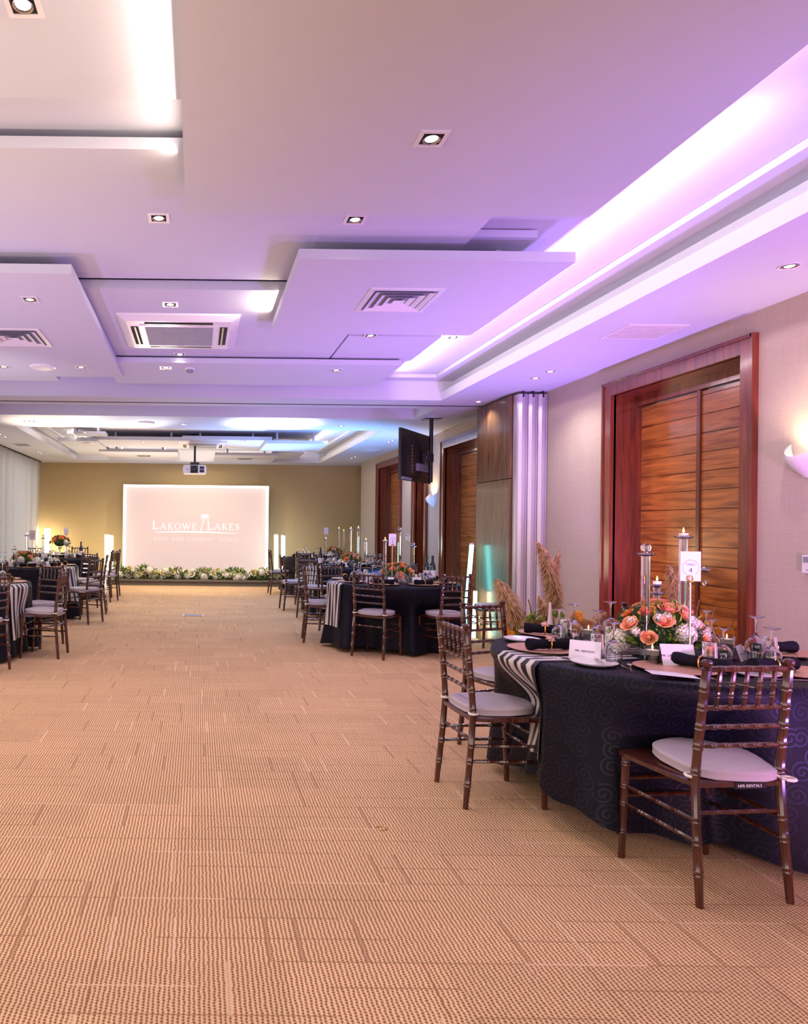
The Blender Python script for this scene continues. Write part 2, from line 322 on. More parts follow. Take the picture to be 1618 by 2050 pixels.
# ------------------------------------------------------------------ mesh helpers
class MB:
    def __init__(s): s.v = []; s.f = []; s.uv = {}; s.mi = []
    def add(s, vs, fs, uvs=None, mi=0):
        o = len(s.v); s.v += [tuple(p) for p in vs]
        for i, f in enumerate(fs):
            s.f.append(tuple(o + k for k in f)); s.mi.append(mi)
            if uvs: s.uv[len(s.f) - 1] = [uvs[k] for k in f]
        return s
    def box(s, a, b, mi=0, T=None):
        (x0, y0, z0), (x1, y1, z1) = a, b
        vs = [Vector(p) for p in ((x0, y0, z0), (x1, y0, z0), (x1, y1, z0), (x0, y1, z0), (x0, y0, z1), (x1, y0, z1), (x1, y1, z1), (x0, y1, z1))]
        if T is not None: vs = [T @ p for p in vs]
        return s.add(vs, [(3, 2, 1, 0), (4, 5, 6, 7), (0, 1, 5, 4), (1, 2, 6, 5), (2, 3, 7, 6), (3, 0, 4, 7)], mi=mi)
    def grid(s, pts, nu, nv, closeu=False, uvs=None, mi=0, flip=False):
        fs = []
        for i in range(nv - 1):
            for j in range(nu if closeu else nu - 1):
                a = i * nu + j; b_ = i * nu + (j + 1) % nu
                q = (a, b_, b_ + nu, a + nu)
                fs.append(q[::-1] if flip else q)
        return s.add(pts, fs, uvs, mi)
    def lathe(s, prof, n=16, c=(0, 0, 0), mi=0, cap=True, T=None):
        pts = []
        for r, z in prof:
            for k in range(n):
                a = 2 * pi * k / n; p = Vector((c[0] + r * cos(a), c[1] + r * sin(a), c[2] + z)); pts.append(T @ p if T is not None else p)
        s.grid(pts, n, len(prof), True, mi=mi)
        if cap:
            o = len(s.v) - len(pts)
            if prof[0][0] > 1e-5: s.f.append(tuple(o + k for k in range(n))[::-1]); s.mi.append(mi)
            if prof[-1][0] > 1e-5: s.f.append(tuple(o + (len(prof) - 1) * n + k for k in range(n))); s.mi.append(mi)
        return s
    def tube(s, path, rad, n=8, mi=0, cap=True):
        path = [Vector(p) for p in path]
        rs = rad if isinstance(rad, (list, tuple)) else [rad] * len(path)
        pts = []; prev = None
        for i, p in enumerate(path):
            d = (path[min(i + 1, len(path) - 1)] - path[max(i - 1, 0)])
            if d.length < 1e-9: d = Vector((0, 0, 1))
            d.normalize()
            if prev is None:
                u = d.orthogonal().normalized()
            else:
                u = prev - d * prev.dot(d)
                u = u.normalized() if u.length > 1e-6 else d.orthogonal().normalized()
            prev = u; w = d.cross(u)
            for k in range(n):
                a = 2 * pi * k / n; pts.append(p + (u * cos(a) + w * sin(a)) * rs[i])
        s.grid(pts, n, len(path), True, mi=mi)
        if cap:
            o = len(s.v) - len(pts)
            s.f.append(tuple(o + k for k in range(n))[::-1]); s.mi.append(mi)
            s.f.append(tuple(o + (len(path) - 1) * n + k for k in range(n))); s.mi.append(mi)
        return s
    def sphere(s, c, r, n=10, m=6, sz=1.0, mi=0):
        pr = [(max(1e-6, r * sin(pi * i / m)), -r * sz * cos(pi * i / m)) for i in range(m + 1)]
        return s.lathe(pr, n, c, mi, cap=False)
    def mesh(s, name, mats, smooth=35):
        me = bpy.data.meshes.new(name); me.from_pydata(s.v, [], s.f)
        for m_ in (mats if isinstance(mats, (list, tuple)) else [mats]): me.materials.append(m_)
        for i, p in enumerate(me.polygons): p.material_index = s.mi[i]
        if s.uv:
            l = me.uv_layers.new(name='UVMap')
            for i, p in enumerate(me.polygons):
                if i in s.uv:
                    for li, c in zip(p.loop_indices, s.uv[i]): l.data[li].uv = c
        if smooth:
            me.polygons.foreach_set('use_smooth', [True] * len(me.polygons))
            me.set_sharp_from_angle(angle=radians(smooth))
        me.update(); return me
    def build(s, name, mats, parent=None, smooth=35):
        return link(name, s.mesh(name, mats, smooth), parent)
def link(name, me, parent=None, loc=None):
    o = bpy.data.objects.new(name, me); COL.objects.link(o)
    if parent is not None: o.parent = parent
    if loc is not None: o.location = loc
    return o
def tag(o, label=None, cat=None, group=None, kind=None):
    if label: o['label'] = label
    if cat: o['category'] = cat
    if group: o['group'] = group
    if kind: o['kind'] = kind
    return o
def empty(name, loc=(0, 0, 0), rz=0, label=None, cat=None, group=None):
    o = bpy.data.objects.new(name, None); COL.objects.link(o); o.location = loc; o.rotation_euler = (0, 0, rz); o.empty_display_size = 0.1
    return tag(o, label, cat, group)
def struct(name, mb, m, parent=None, smooth=0):
    o = mb.build(name, m, parent, smooth)
    if parent is None: o['kind'] = 'structure'
    return o
def copy_tree(o, parent=None):
    c = o.copy(); COL.objects.link(c); c.parent = parent
    for ch in list(o.children): copy_tree(ch, c)
    return c
def place(proto, loc, rz=0, label=None, cat=None, group=None, scale=None):
    "first call uses the prototype itself, later calls copy it with its parts"
    o = proto if not proto.get('_used') else copy_tree(proto)
    proto['_used'] = 1
    if o is not proto and '_used' in o: del o['_used']
    o.location = loc; o.rotation_euler = (0, 0, rz)
    if scale: o.scale = (scale,) * 3
    tag(o, label, cat, group)
    PROTOS.append(proto)
    return o
PROTOS = []
def text_mesh(txt, size, extr=0.0004, name='lettering', align='CENTER'):
    cu = bpy.data.curves.new(name, 'FONT'); cu.body = txt; cu.size = size; cu.extrude = extr; cu.align_x = align; cu.resolution_u = 2
    o = bpy.data.objects.new(name, cu); COL.objects.link(o)
    bpy.context.view_layer.update()
    me = bpy.data.meshes.new_from_object(o.evaluated_get(bpy.context.evaluated_depsgraph_get()))
    bpy.data.objects.remove(o); bpy.data.curves.remove(cu)
    me.name = name
    return me

# ================================================================== STRUCTURE
ZS = 2.971          # soffit
ZT = 3.245          # top of the trays
XW = 3.95           # right wall
YB = -2.0           # room continues behind the camera
YF = 17.75          # far wall
struct('floor', MB().box((-4.35, YB, -0.10), (4.35, YF + .1, 0)), M['carpet'])

c = MB()
for sx in (1, -1):
    def bx(x0, x1, y0, y1, z0, z1):
        a, b_ = (x0, x1) if sx > 0 else (-x1, -x0)
        c.box((a, y0, z0), (b_, y1, z1))
    bx(3.10, 4.35, YB, YF + .1, ZS, 3.40)                   # side soffit
    for y0, y1 in ((YB, 8.56), (11.3, 17.03)):
        bx(2.978, 3.10, y0, y1, ZS, ZS + 0.03)              # cove ledge
        bx(2.966, 2.978, y0, y1, ZS, ZS + 0.105)            # cove lip
        bx(2.83, 3.10, y0, y1, 3.205, 3.245)                # upper ledge
c.box((-3.10, YB, ZT), (3.10, 8.56, 3.42))                  # upper slab near
c.box((-3.10, 11.3, ZT), (3.10, 17.03, 3.42))               # upper slab far
c.box((-3.10, 8.56, ZS), (3.10, 9.16, 3.40))                # beam with partition track
c.box((-2.83, 8.36, 3.205), (2.83, 8.56, 3.245))
c.box((-3.10, 9.16, 3.26), (3.10, 10.06, 3.40))             # slot top
c.box((-3.10, 10.06, ZS), (3.10, 11.3, 3.40))               # soffit between trays
c.box((-3.10, 17.03, ZS), (3.10, YF + .1, 3.40))
struct('ceiling', c, M['ceil'])
struct('trim_1', MB().box((-3.9, 8.92, ZS - 0.004), (3.62, 8.955, ZS + 0.002)), M['dark'])

# walls
DOORS = [(4.95, 6.77, 2.80), (9.42, 11.30, 2.80), (12.02, 12.80, 2.80), (13.55, 15.38, 2.80)]
w = MB(); y = YB
for (a, b_, h) in DOORS:
    w.box((XW, y, 0), (4.40, a + .05, ZS)); w.box((XW, a + .05, h - .05), (4.40, b_ - .05, ZS)); y = b_ - .05
w.box((XW, y, 0), (4.40, 16.95, ZS)); w.box((4.14, 16.95, 0), (4.40, YF, ZS))
struct('wall_right', w, M['wall'])
struct('wall_far', MB().box((-4.35, YF, 0), (4.40, YF + .1, ZS)), M['wallf'])
struct('wall_left', MB().box((-4.35, YB, 0), (-4.25, YF, ZS)), M['wall'])
for i, (a, b_) in enumerate([(YB, 4.95), (6.77, 8.02), (11.30, 12.02), (12.80, 13.55), (15.38, 16.95)]):
    struct('baseboard_right' if i == 0 else 'baseboard_right', MB().box((XW - .012, a, 0), (XW, b_, .09)), M['frame'])

def door(n, a, b_, h, leaves=2):
    root = empty('door_%d' % n, (XW, (a + b_) / 2, 0)); root['kind'] = 'structure'
    cy = (a + b_) / 2; hw = (b_ - a) / 2; fw = 0.115
    f = MB()
    f.box((-.035, -hw, 0), (.02, -hw + fw, h)); f.box((-.035, hw - fw, 0), (.02, hw, h)); f.box((-.035, -hw + fw, h - fw), (.02, hw - fw, h))
    f.box((-.048, -hw - .012, 0), (-.0, -hw + .012, h + .012)); f.box((-.048, hw - .012, 0), (-.0, hw + .012, h + .012)); f.box((-.048, -hw, h - .012), (0, hw, h + .012))
    f.build('door_frame', M['frame'], root, 0)
    r = MB()
    r.box((.0, -hw + .052, 0), (.34, -hw + fw, h - .052)); r.box((.0, hw - fw, 0), (.34, hw - .052, h - .052)); r.box((.0, -hw + fw, h - fw), (.34, hw - fw, h - .052))
    for s_ in (-1, 1):
        yy = s_ * (hw - fw - .025); r.box((.20, min(yy, s_ * (hw - fw)), 0), (.34, max(yy, s_ * (hw - fw)), h - fw))
    r.build('door_lining', M['frame'], root, 0)
    inn = hw - fw - .025; top = h - fw - .09; MB().box((.215, -hw + fw, top - .01), (.34, hw - fw, h - fw)).build('door_head', M['frame'], root, 0)
    spans = [(-inn, -.02), (.02, inn)] if leaves == 2 else [(-inn, inn)]
    for (p, q) in spans:
        lf = MB(); lf.box((.262, p, .01), (.30, q, top - .02), 1); z = .01
        while z < top - .02:
            z1 = min(z + .158, top - .02); lf.box((.25, p, z + .0025), (.264, q, z1 - .0025)); z = z1
        L = lf.build('door_leaf', [M['door'], M['dark']], root, 0)
        if leaves == 2 and p < 0:
            hd = MB(); hy = q - .06
            T = Matrix.Translation((.25, hy, 1.09)) @ Matrix.Rotation(-pi / 2, 4, 'Y')
            hd.lathe([(.026, 0), (.026, .01), (.010, .012), (.010, .045)], 14, T=T)
            hd.tube([(.205, hy, 1.09), (.203, hy - .03, 1.09), (.203, hy - .13, 1.09)], .0095, 8)
            tag(hd.build('door_handle', M['steel'], L), 'steel lever handle')
            ky = MB(); T = Matrix.Translation((.25, hy, .975)) @ Matrix.Rotation(-pi / 2, 4, 'Y')
            ky.lathe([(.026, 0), (.026, .008), (.018, .012), (.010, .006)], 14, T=T); ky.build('keyhole_plate', M['steel'], L)
    if leaves == 2:
        MB().box((.235, -.02, .01), (.30, .02, top)).build('centre_stile', M['frame'], root, 0)
    return root
for i, (a, b_, h) in enumerate(DOORS): door(i + 1, a, b_, h, 1 if i == 2 else 2)

# wooden pier and stacked folding partition
p = MB(); p.box((3.59, 8.06, 0), (3.95, 9.02, 1.985)); p.box((3.59, 8.06, 1.995), (3.95, 9.02, 2.945)); p.box((3.60, 8.07, 1.98), (3.95, 9.01, 2.0), 1)
pr = p.build('trim_2', [M['pier'], M['dark']], None, 0); pr['kind'] = 'structure'
pt = empty('folding_partition', (3.60, 7.93, 0), 0, 'pale aluminium folding partition stacked upright against the wooden pier', 'folding partition')
for k in range(3):
    b_ = MB(); x0 = .015 + k * .112
    prof = [(x0, .11), (x0, .02), (x0 + .010, .0), (x0 + .040, -.022), (x0 + .066, -.022), (x0 + .072, .0), (x0 + .088, .0), (x0 + .094, -.012), (x0 + .104, -.012), (x0 + .108, .02), (x0 + .108, .11)]
    n = len(prof); vs = [(x, y_, .02) for x, y_ in prof] + [(x, y_, 2.94) for x, y_ in prof]
    b_.add(vs, [(i, (i + 1) % n, (i + 1) % n + n, i + n) for i in range(n)] + [tuple(range(n))[::-1], tuple(range(n, 2 * n))])
    b_.build('partition_panel', M['alu'], pt, 25)
    MB().box((x0 + .045, -.03, 2.90), (x0 + .06, .0, 2.968)).build('hanger', M['black'], pt, 0)

# curtains
for ci, (ya, yb) in enumerate([(9.0, 13.2), (13.3, 17.4)]):
    b_ = MB(); nu = 150; zz = [0.02, 1.5, 2.6, 2.96]; pts = []
    r_ = random.Random(ci); ph = r_.random() * 6
    for z in zz:
        for i in range(nu):
            t = i / (nu - 1); yy = ya + (yb - ya) * t
            amp = .035 + .015 * sin(7 * t + ph); k = sin(2 * pi * yy / .17 + .7 * sin(3 * yy)) + .4 * sin(2 * pi * yy / .071 + ph)
            pts.append((-3.99 - (.05 if z < 1 else 0) * 0 + amp * k, yy, z))
    b_.grid(pts, nu, len(zz))
    o = b_.build('curtain', M['curtain'], None, 60)
    tag(o, ['floor-length off-white sheer curtain hanging at the left, nearer drop', 'floor-length off-white sheer curtain reaching the corner of the ochre end wall'][ci], 'curtain')
tag(MB().box((-4.05, 9.0, 2.955), (-3.93, 17.5, 2.971)).build('curtain_track', M['dark'], None, 0), 'narrow dark curtain track running above the off-white sheers', 'curtain track')

# ================================================================== CEILING PANELS
def panel(x0, x1, y0, y1, z, th, label):
    # rafts drop on short hangers from the slab
    root = empty('ceiling_panel', ((x0 + x1) / 2, (y0 + y1) / 2, z), 0, label, 'ceiling panel')
    hx, hy = (x1 - x0) / 2, (y1 - y0) / 2
    MB().box((-hx, -hy, 0), (hx, hy, th)).build('raft', M['ceil'], root, 0)
    if z + th < ZT - .004:
        m_ = MB()
        for sx in (-1, 1):
            for sy in (-1, 1):
                a, b_ = sx * hx * .6, sy * hy * .6; m_.box((a - .02, b_ - .02, th), (a + .02, b_ + .02, ZT - z))
        m_.build('hanger', M['ceil'], root, 0)
    return root
def pz(dz): return H + dz
panel(-.08, 1.98, 1.4, 3.575, pz(1.60), .07, 'largest grey-lavender ceiling panel, overhead nearest the camera')
panel(-3.0, -.04, .8, 2.87, pz(1.75), .06, 'pinkish lit ceiling panel in the upper left corner')
panel(-2.6, 1.62, 3.235, 4.93, pz(1.74), .055, 'wide grey ceiling panel with two square downlights behind the largest panel')
panel(.585, 2.235, 4.17, 5.78, pz(1.60), .060, 'lavender ceiling panel carrying the square louvred air diffuser at centre')
panel(-2.6, -.825, 4.46, 7.57, pz(1.60), .060, 'lavender ceiling panel at left with louvred diffuser and round speaker')
panel(-2.0, 1.3, 5.03, 7.23, pz(1.70), .065, 'ceiling panel holding the large air-conditioning cassette')
panel(-.95, 2.02, 6.99, 8.04, pz(1.63), .050, 'long ceiling panel with smoke detector, last before the track beam')
panel(1.32, 2.14, 6.2, 7.1, pz(1.70), .05, 'small lavender ceiling panel beside the right cove with a bright front edge')
panel(1.66, 2.06, 4.28, 5.9, pz(1.79), .045, 'violet ceiling panel tucked above the diffuser panel at right')
panel(-2.7, -1.58, 7.0, 7.93, pz(1.625), .05, 'small ceiling panel peeking out behind the left diffuser panel')
# far tray
def fpanel(xl, xr, yf, yb, dz, th, label):
    a = W(xl, yf, z=pz(dz)); b_ = W(xr, yf + (xr - xl) * ROLL, z=pz(dz)); q = W(xl, yb, z=pz(dz))
    return panel(a.x, b_.x, a.y, q.y, pz(dz), th, label)
fpanel(134, 211, 868, 873, 1.70, .05, 'small cream panel with one downlight in the far ceiling, left')
fpanel(115, 195, 882.5, 910, 1.62, .07, 'cream far ceiling panel at left with a round speaker')
fpanel(191, 380, 880, 894, 1.66, .07, 'lilac far ceiling panel left of the distant air-conditioning cassette')
fpanel(198, 356, 903.5, 919, 1.58, .06, 'cream far ceiling panel with slotted diffuser left of the projector')
fpanel(365, 545, 879.5, 897, 1.68, .07, 'blue-lit far ceiling panel holding the distant cassette')
fpanel(431, 558, 911, 926, 1.58, .06, 'cream far ceiling panel with slotted diffuser right of the projector')
fpanel(533, 657, 887.5, 903, 1.60, .06, 'bright sky-blue far ceiling panel at right')
fpanel(548, 611, 906, 921, 1.66, .05, 'pale far ceiling panel behind the sky-blue one')

# ------------------------------------------------------------------ ceiling fittings
def make_downlight(square=True):
    root = empty('downlight')
    f = MB()
    if square:
        o_, i_ = .060, .042
        for (a, b_) in (((-o_, -o_), (o_, -i_)), ((-o_, i_), (o_, o_)), ((-o_, -i_), (-i_, i_)), ((i_, -i_), (o_, i_))):
            f.box((a[0], a[1], -.005), (b_[0], b_[1], .0))
        f.build('trim_ring', M['metalw'], root, 0)
        MB().box((-i_, -i_, -.0015), (i_, i_, 0)).build('recess', M['dark'], root, 0)
    else:
        f.lathe([(.046, 0), (.058, -.001), (.058, -.006), (.046, -.004)], 20, cap=False); f.build('trim_ring', M['metalw'], root)
        MB().lathe([(.001, -.0015), (.046, -.0015)], 20, cap=False).build('recess', M['grey'], root)
    r_ = MB(); r_.lathe([(.026, -.002), (.034, -.004), (.036, -.008), (.030, -.006)], 18, cap=False); r_.build('bezel', M['steel'], root)
    MB().lathe([(.001, -.006), (.026, -.003)], 16, cap=False).build('lens', M['lamp'], root)
    return root
DLS = make_downlight(True); DLR = make_downlight(False)
def downlight(px, py, dz, label, square=True, power=26, color=NEUT, aim=None, blend=.7):
    q = W(px, py, z=pz(dz)); place(DLS if square else DLR, q, 0, label, 'ceiling light', 'square recessed downlights' if square else 'round recessed downlights')
    if power:
        spot('downlight_beam', q + Vector((0, 0, -.02)), q + Vector((0, 0, -1)), power, color, 128, blend, .03)
    return q
downlight(864, 277, 1.60, 'square downlight in the largest nearest ceiling panel')
downlight(46, 8, 1.75, 'square downlight cut by the top left corner of the picture')
downlight(318, 436, 1.74, 'left square downlight of the wide grey panel')
downlight(711, 439, 1.74, 'square downlight just above the diffuser panel')
downlight(60, 599, 1.60, 'square downlight in front of the left diffuser')
downlight(163, 735, 1.60, 'square downlight to the right of the round ceiling speaker')
downlight(8, 734, 1.60, 'square downlight left of the round ceiling speaker at the picture edge')
downlight(341, 609, 1.70, 'square downlight in front of the air-conditioning cassette')
downlight(360, 709, 1.70, 'square downlight behind the air-conditioning cassette', power=4)
downlight(332, 736, 1.63, 'square downlight left of the smoke detector')
downlight(673, 741, 1.63, 'square downlight alone at the right of the long panel')
downlight(742, 671.5, 1.70, 'square downlight just behind the diffuser panel')
downlight(907, 675, 1.845, 'square downlight nearest the right-hand cove')
downlight(1581, 532, 1.571, 'round downlight in the right soffit nearest the camera', False, 30)
downlight(1102, 743.5, 1.571, 'round downlight in the right soffit, right one of the close pair', False, 22)
downlight(1072, 757, 1.571, 'round downlight in the right soffit, left one of the close pair', False, 22)
downlight(958, 804, 1.571, 'round downlight above the top of the wooden pier', False, 26)
for (x, y_, lb, pw, cl) in [(53, 843.5, 'far soffit downlight at left by the warm glow', 40, WARM), (64, 843.5, 'far soffit downlight beside the leftmost warm one', 30, WARM),
        (366, 849, 'far soffit downlight above the projector', 55, NEUT), (683, 852, 'far soffit downlight above the blue ceiling glow', 40, (.6, .75, 1)),
        (0.5, 869, 'far left soffit downlight at the picture edge', 20, NEUT), (11, 874, 'far left soffit downlight beside the edge one', 0, NEUT),
        (778, 885, 'left lit downlight of the pair before the television', 28, NEUT), (786, 881.5, 'right lit downlight of the pair before the television', 0, NEUT)]:
    downlight(x, y_, 1.571, lb, False, pw, cl)
for (x, y_, dz, lb, pw) in [(171, 865.5, 1.70, 'downlight in the small cream far panel', 50), (287, 884.5, 1.66, 'downlight in the lilac far panel', 75), (487, 882.5, 1.68, 'downlight in the blue far panel', 75)]:
    downlight(x, y_, dz, lb, True, pw, (1.0, 0.80, 0.56))
for (x, y_, lb) in [(77, 905, 'unlit far downlight left of the end wall corner'), (82, 907, 'unlit far downlight close to the curtain corner'), (704, 917, 'unlit far downlight near the right end corner'), (711, 914.5, 'unlit far downlight above the right end corner')]:
    downlight(x, y_, 1.571, lb, False, 0)

def diffuser(q, s, label, rz=0, rings=4, sy=None):
    root = empty('air_diffuser', q, rz, label, 'air vent'); sy = sy or s
    f = MB(); hx, hy = s / 2, sy / 2; t = .035
    f.box((-hx, -hy, -.008), (hx, -hy + t, 0)).box((-hx, hy - t, -.008), (hx, hy, 0)).box((-hx, -hy + t, -.008), (-hx + t, hy - t, 0)).box((hx - t, -hy + t, -.008), (hx, hy - t, 0))
    f.build('frame', M['metalw'], root, 0)
    MB().box((-hx + t, -hy + t, -.0012), (hx - t, hy - t, 0)).build('backing', M['grey'], root, 0)
    for k in range(rings):
        a = (hx - t) * (1 - k / rings) - .012; b_ = (hy - t) * (1 - k / rings) - .012
        u = a - (hx - t) / rings * .60; v = b_ - (hy - t) / rings * .60
        m_ = MB(); vs = [(-a, -b_, -.016), (a, -b_, -.016), (a, b_, -.016), (-a, b_, -.016), (-u, -v, -.003), (u, -v, -.003), (u, v, -.003), (-u, v, -.003)]
        m_.add(vs, [(0, 1, 5, 4), (1, 2, 6, 5), (2, 3, 7, 6), (3, 0, 4, 7)])
        if k == rings - 1: m_.add(vs[4:], [(3, 2, 1, 0)])
        m_.build('louvre', M['metalw'], root, 0)
    return root
diffuser(W(797, 601, z=pz(1.60)), .50, 'square louvred air diffuser in the panel right of centre')
diffuser(W(28, 675.5, z=pz(1.60)), .55, 'square louvred air diffuser in the left ceiling panel')
def grille(q, sx, sy, n, label, axis=0):
    root = empty('air_grille', q, 0, label, 'air vent')
    hx, hy = sx / 2, sy / 2; t = .025
    MB().box((-hx, -hy, -.007), (hx, -hy + t, 0)).box((-hx, hy - t, -.007), (hx, hy, 0)).box((-hx, -hy + t, -.007), (-hx + t, hy - t, 0)).box((hx - t, -hy + t, -.007), (hx, hy - t, 0)).build('frame', M['metalw'], root, 0)
    MB().box((-hx + t, -hy + t, -.001), (hx - t, hy - t, 0)).build('backing', M['dark'], root, 0)
    for k in range(n):
        if axis == 0:
            yy = -hy + t + (sy - 2 * t) * (k + .5) / n; MB().box((-hx + t, yy - .006, -.010), (hx - t, yy + .006, -.001)).build('slat', M['metalw'], root, 0)
        else:
            xx = -hx + t + (sx - 2 * t) * (k + .5) / n; MB().box((xx - .006, -hy + t, -.010), (xx + .006, hy - t, -.001)).build('slat', M['metalw'], root, 0)
    return root
grille(W(1287, 664, z=ZS), .46, .40, 8, 'slatted air grille in the purple-lit right soffit')
grille(W(45, 890.5, z=ZS), .34, .45, 5, 'slatted return grille in the far left soffit')
grille(W(742, 902, z=ZS), .34, .45, 5, 'slatted return grille in the far right soffit')
grille(W(288, 912.5, z=pz(1.58)), .36, .36, 6, 'slotted vent in the far panel left of the projector', 1)
grille(W(491, 918.5, z=pz(1.58)), .40, .36, 6, 'slotted vent in the far panel right of the projector', 1)

def cassette(q, s, label):
    root = empty('air_conditioning_cassette', q, 0, label, 'air conditioner')
    h = s / 2; g = h * .86
    b_ = MB()
    def sq(a, z): return [(-a, -a, z), (a, -a, z), (a, a, z), (-a, a, z)]
    vs = sq(h, 0) + sq(h, -.012) + sq(g, -.045) + sq(g - .10 * s, -.045)
    fs = []
    for l in range(3):
        for k in range(4): fs.append((4 * l + k, 4 * l + (k + 1) % 4, 4 * l + 4 + (k + 1) % 4, 4 * l + 4 + k))
    b_.add(vs, fs); b_.build('casing', M['metalw'], root, 0)
    a = g - .10 * s
    MB().box((-a, -a, -.052), (a, a, -.03)).build('panel_surround', M['metalw'], root, 0)
    gr = MB(); e = a * .86; gr.box((-e, -e, -.056), (e, e, -.051)); 
    for k in range(1, 4): x = -e + 2 * e * k / 4; gr.box((x - .003, -e, -.0575), (x + .003, e, -.055))
    gr.build('intake_grille', M['grey'], root, 0)
    for k in range(4):
        T = Matrix.Rotation(k * pi / 2, 4, 'Z')
        sl = MB(); sl.box((-a * .85, a + .012 * s, -.0475), (a * .85, a + .075 * s, -.043), 0, T); s_ = sl.build('air_slot', M['dark'], root, 0)
        fl = MB(); fl.box((-a * .83, a + .03 * s, -.054), (a * .83, a + .045 * s, -.047), 0, T); fl.build('flap', M['steel'], root, 0)
    MB().box((-.03, e + .012, -.0535), (.03, e + .022, -.051)).build('badge', M['grey'], root, 0)
cassette(Vector((-.175, 6.10, pz(1.70))), 1.0, 'large white air-conditioning cassette in the near ceiling')
cassette(W(406, 889, z=pz(1.68)), .98, 'distant air-conditioning cassette in the blue-lit far ceiling')
def disc(q, r, h, label, name, cat):
    root = empty(name, q, 0, label, cat)
    MB().lathe([(r, 0), (r, -.006), (r * .93, -h * .7), (r * .8, -h)], 28).build('rim', M['metalw'], root)
    MB().lathe([(.001, -h - .004), (r * .5, -h - .003), (r * .79, -h)], 28, cap=False).build('grille', M['metalw'], root)
disc(W(86, 734, z=pz(1.60)), .135, .02, 'round white ceiling speaker in the left panel', 'ceiling_speaker', 'speaker')
disc(W(293, 845.5, z=ZS), .13, .03, 'round white ceiling speaker above the left of the screen, far soffit', 'ceiling_speaker', 'speaker')
disc(W(178, 887, z=pz(1.62)), .12, .02, 'round ceiling speaker in the cream far left panel', 'ceiling_speaker', 'speaker')
q = W(380, 737, z=pz(1.63)); sd = empty('smoke_detector', q, 0, 'small white smoke detector on the long ceiling panel', 'smoke detector')
MB().lathe([(.055, 0), (.055, -.012), (.045, -.018)], 18).build('base', M['metalw'], sd)
MB().lathe([(.036, -.018), (.034, -.045), (.022, -.05)], 18).build('sensor', M['grey'], sd)
# amber lamp glowing above the far left panel
q = W(165, 875, z=pz(1.74)); am = empty('amber_lamp', q, 0, 'small amber lamp glowing in the gap above the far left ceiling panel', 'lamp')
MB().lathe([(.03, 0), (.09, -.03), (.085, -.035)], 14).build('shade', M['metalw'], am); MB().lathe([(.001, -.038), (.075, -.036)], 14, cap=False).build('bulb', M['amber'], am)

# ================================================================== RIGHT WALL FITTINGS
def sconce(y, z, label, pw):
    root = empty('wall_sconce', (XW, y, z), 0, label, 'wall lamp')
    b_ = MB(); nu, nv = 15, 9; pts = []
    for side in (0, 1):
        for j in range(nv):
            v = j / (nv - 1)
            for i in range(nu):
                u = -1 + 2 * i / (nu - 1); a = u * pi / 2
                wv = .165 * (.25 + .75 * sin(v * pi / 2)); dp = .13 * (.25 + .75 * sin(v * pi / 2))
                zz = -.10 + .17 * v + .03 * v * (abs(u) ** 1.5) * 2 - .04 * v * cos(a)
                k = 1 - side * .06
                pts.append((-dp * cos(a) * k - .004, wv * sin(a) * k, zz))
    b_.grid(pts[:nu * nv], nu, nv); b_.grid(pts[nu * nv:], nu, nv, flip=True)
    b_.build('bowl', M['metalw'], root)
    MB().box((-.02, -.05, -.10), (0, .05, -.02)).build('mount', M['metalw'], root, 0)
    MB().sphere((-.06, 0, .01), .028).build('bulb', M['lamp'], root)
    o = spot('sconce_beam', (XW - .09, y, z + .05), (XW - .02, y, z + .9), pw, (1.0, .72, .42), 130, .9, .04)
sconce(4.50, 1.86, 'white scoop-shaped wall sconce glowing at the right picture edge', 16)
sconce(11.70, 1.87, 'small scoop-shaped wall sconce between the two far doors', 22)
def wallbox(y, z, w_, h_, label, scr=True, name='thermostat', cat='thermostat'):
    root = empty(name, (XW, y, z), 0, label, cat)
    MB().box((-.022, -w_ / 2, -h_ / 2), (0, w_ / 2, h_ / 2)).build('casing', M['metalw'], root, 0)
    if scr: MB().box((-.024, -w_ * .38, h_ * .08), (-.021, w_ * .38, h_ * .40)).build('display', M['grey'], root, 0)
    MB().box((-.0235, -w_ * .1, -h_ * .36), (-.0215, w_ * .1, -h_ * .31)).build('button', M['grey'], root, 0)
wallbox(4.50, 1.20, .085, .115, 'white thermostat with grey display below the near sconce')
wallbox(13.15, 1.24, .09, .12, 'left white control plate on the wall between the far doors', True)
wallbox(12.98, 1.22, .09, .12, 'right white control plate on the wall between the far doors', False, 'switch_plate', 'switch')
ws = empty('wall_loudspeaker', (XW - .11, 11.9, 2.66), 0, 'small white loudspeaker on the wall behind the television', 'speaker')
MB().box((-.09, -.10, -.15), (.09, .10, .15)).build('cabinet', M['metalw'], ws, 0); MB().box((.09, -.02, -.02), (.11, .02, .02)).build('bracket', M['black'], ws, 0)

# television seen from behind, hanging from the ceiling
tv = empty('television', (3.085, 9.89, 2.41), atan2(.94, .71), 'large black television seen from behind, hung from the ceiling on a pole', 'television')
MB().box((-.60, .0, -.35), (.60, .035, .35)).build('screen_housing', M['black'], tv, 0)
MB().box((-.46, -.03, -.28), (.46, .0, .22)).build('rear_cover', M['black'], tv, 0)
MB().box((-.10, -.07, -.20), (.40, -.03, -.10)).build('connector_panel', M['grey'], tv, 0)
cb = MB()
for k in range(6):
    x0 = .05 + k * .06; cb.tube([(x0, -.05, -.12), (x0 + .02, -.10, -.20), (x0 + .05, -.09, -.05 + .03 * k), (.32, -.08, .15)], .006, 5)
tag(cb.build('cable', M['steel'], tv), 'tangle of pale cables')
for k in range(9):
    MB().box((-.26, -.034, -.24 + k * .045), (-.245, -.029, -.215 + k * .045)).build('vent_slot', M['steel'], tv, 0)
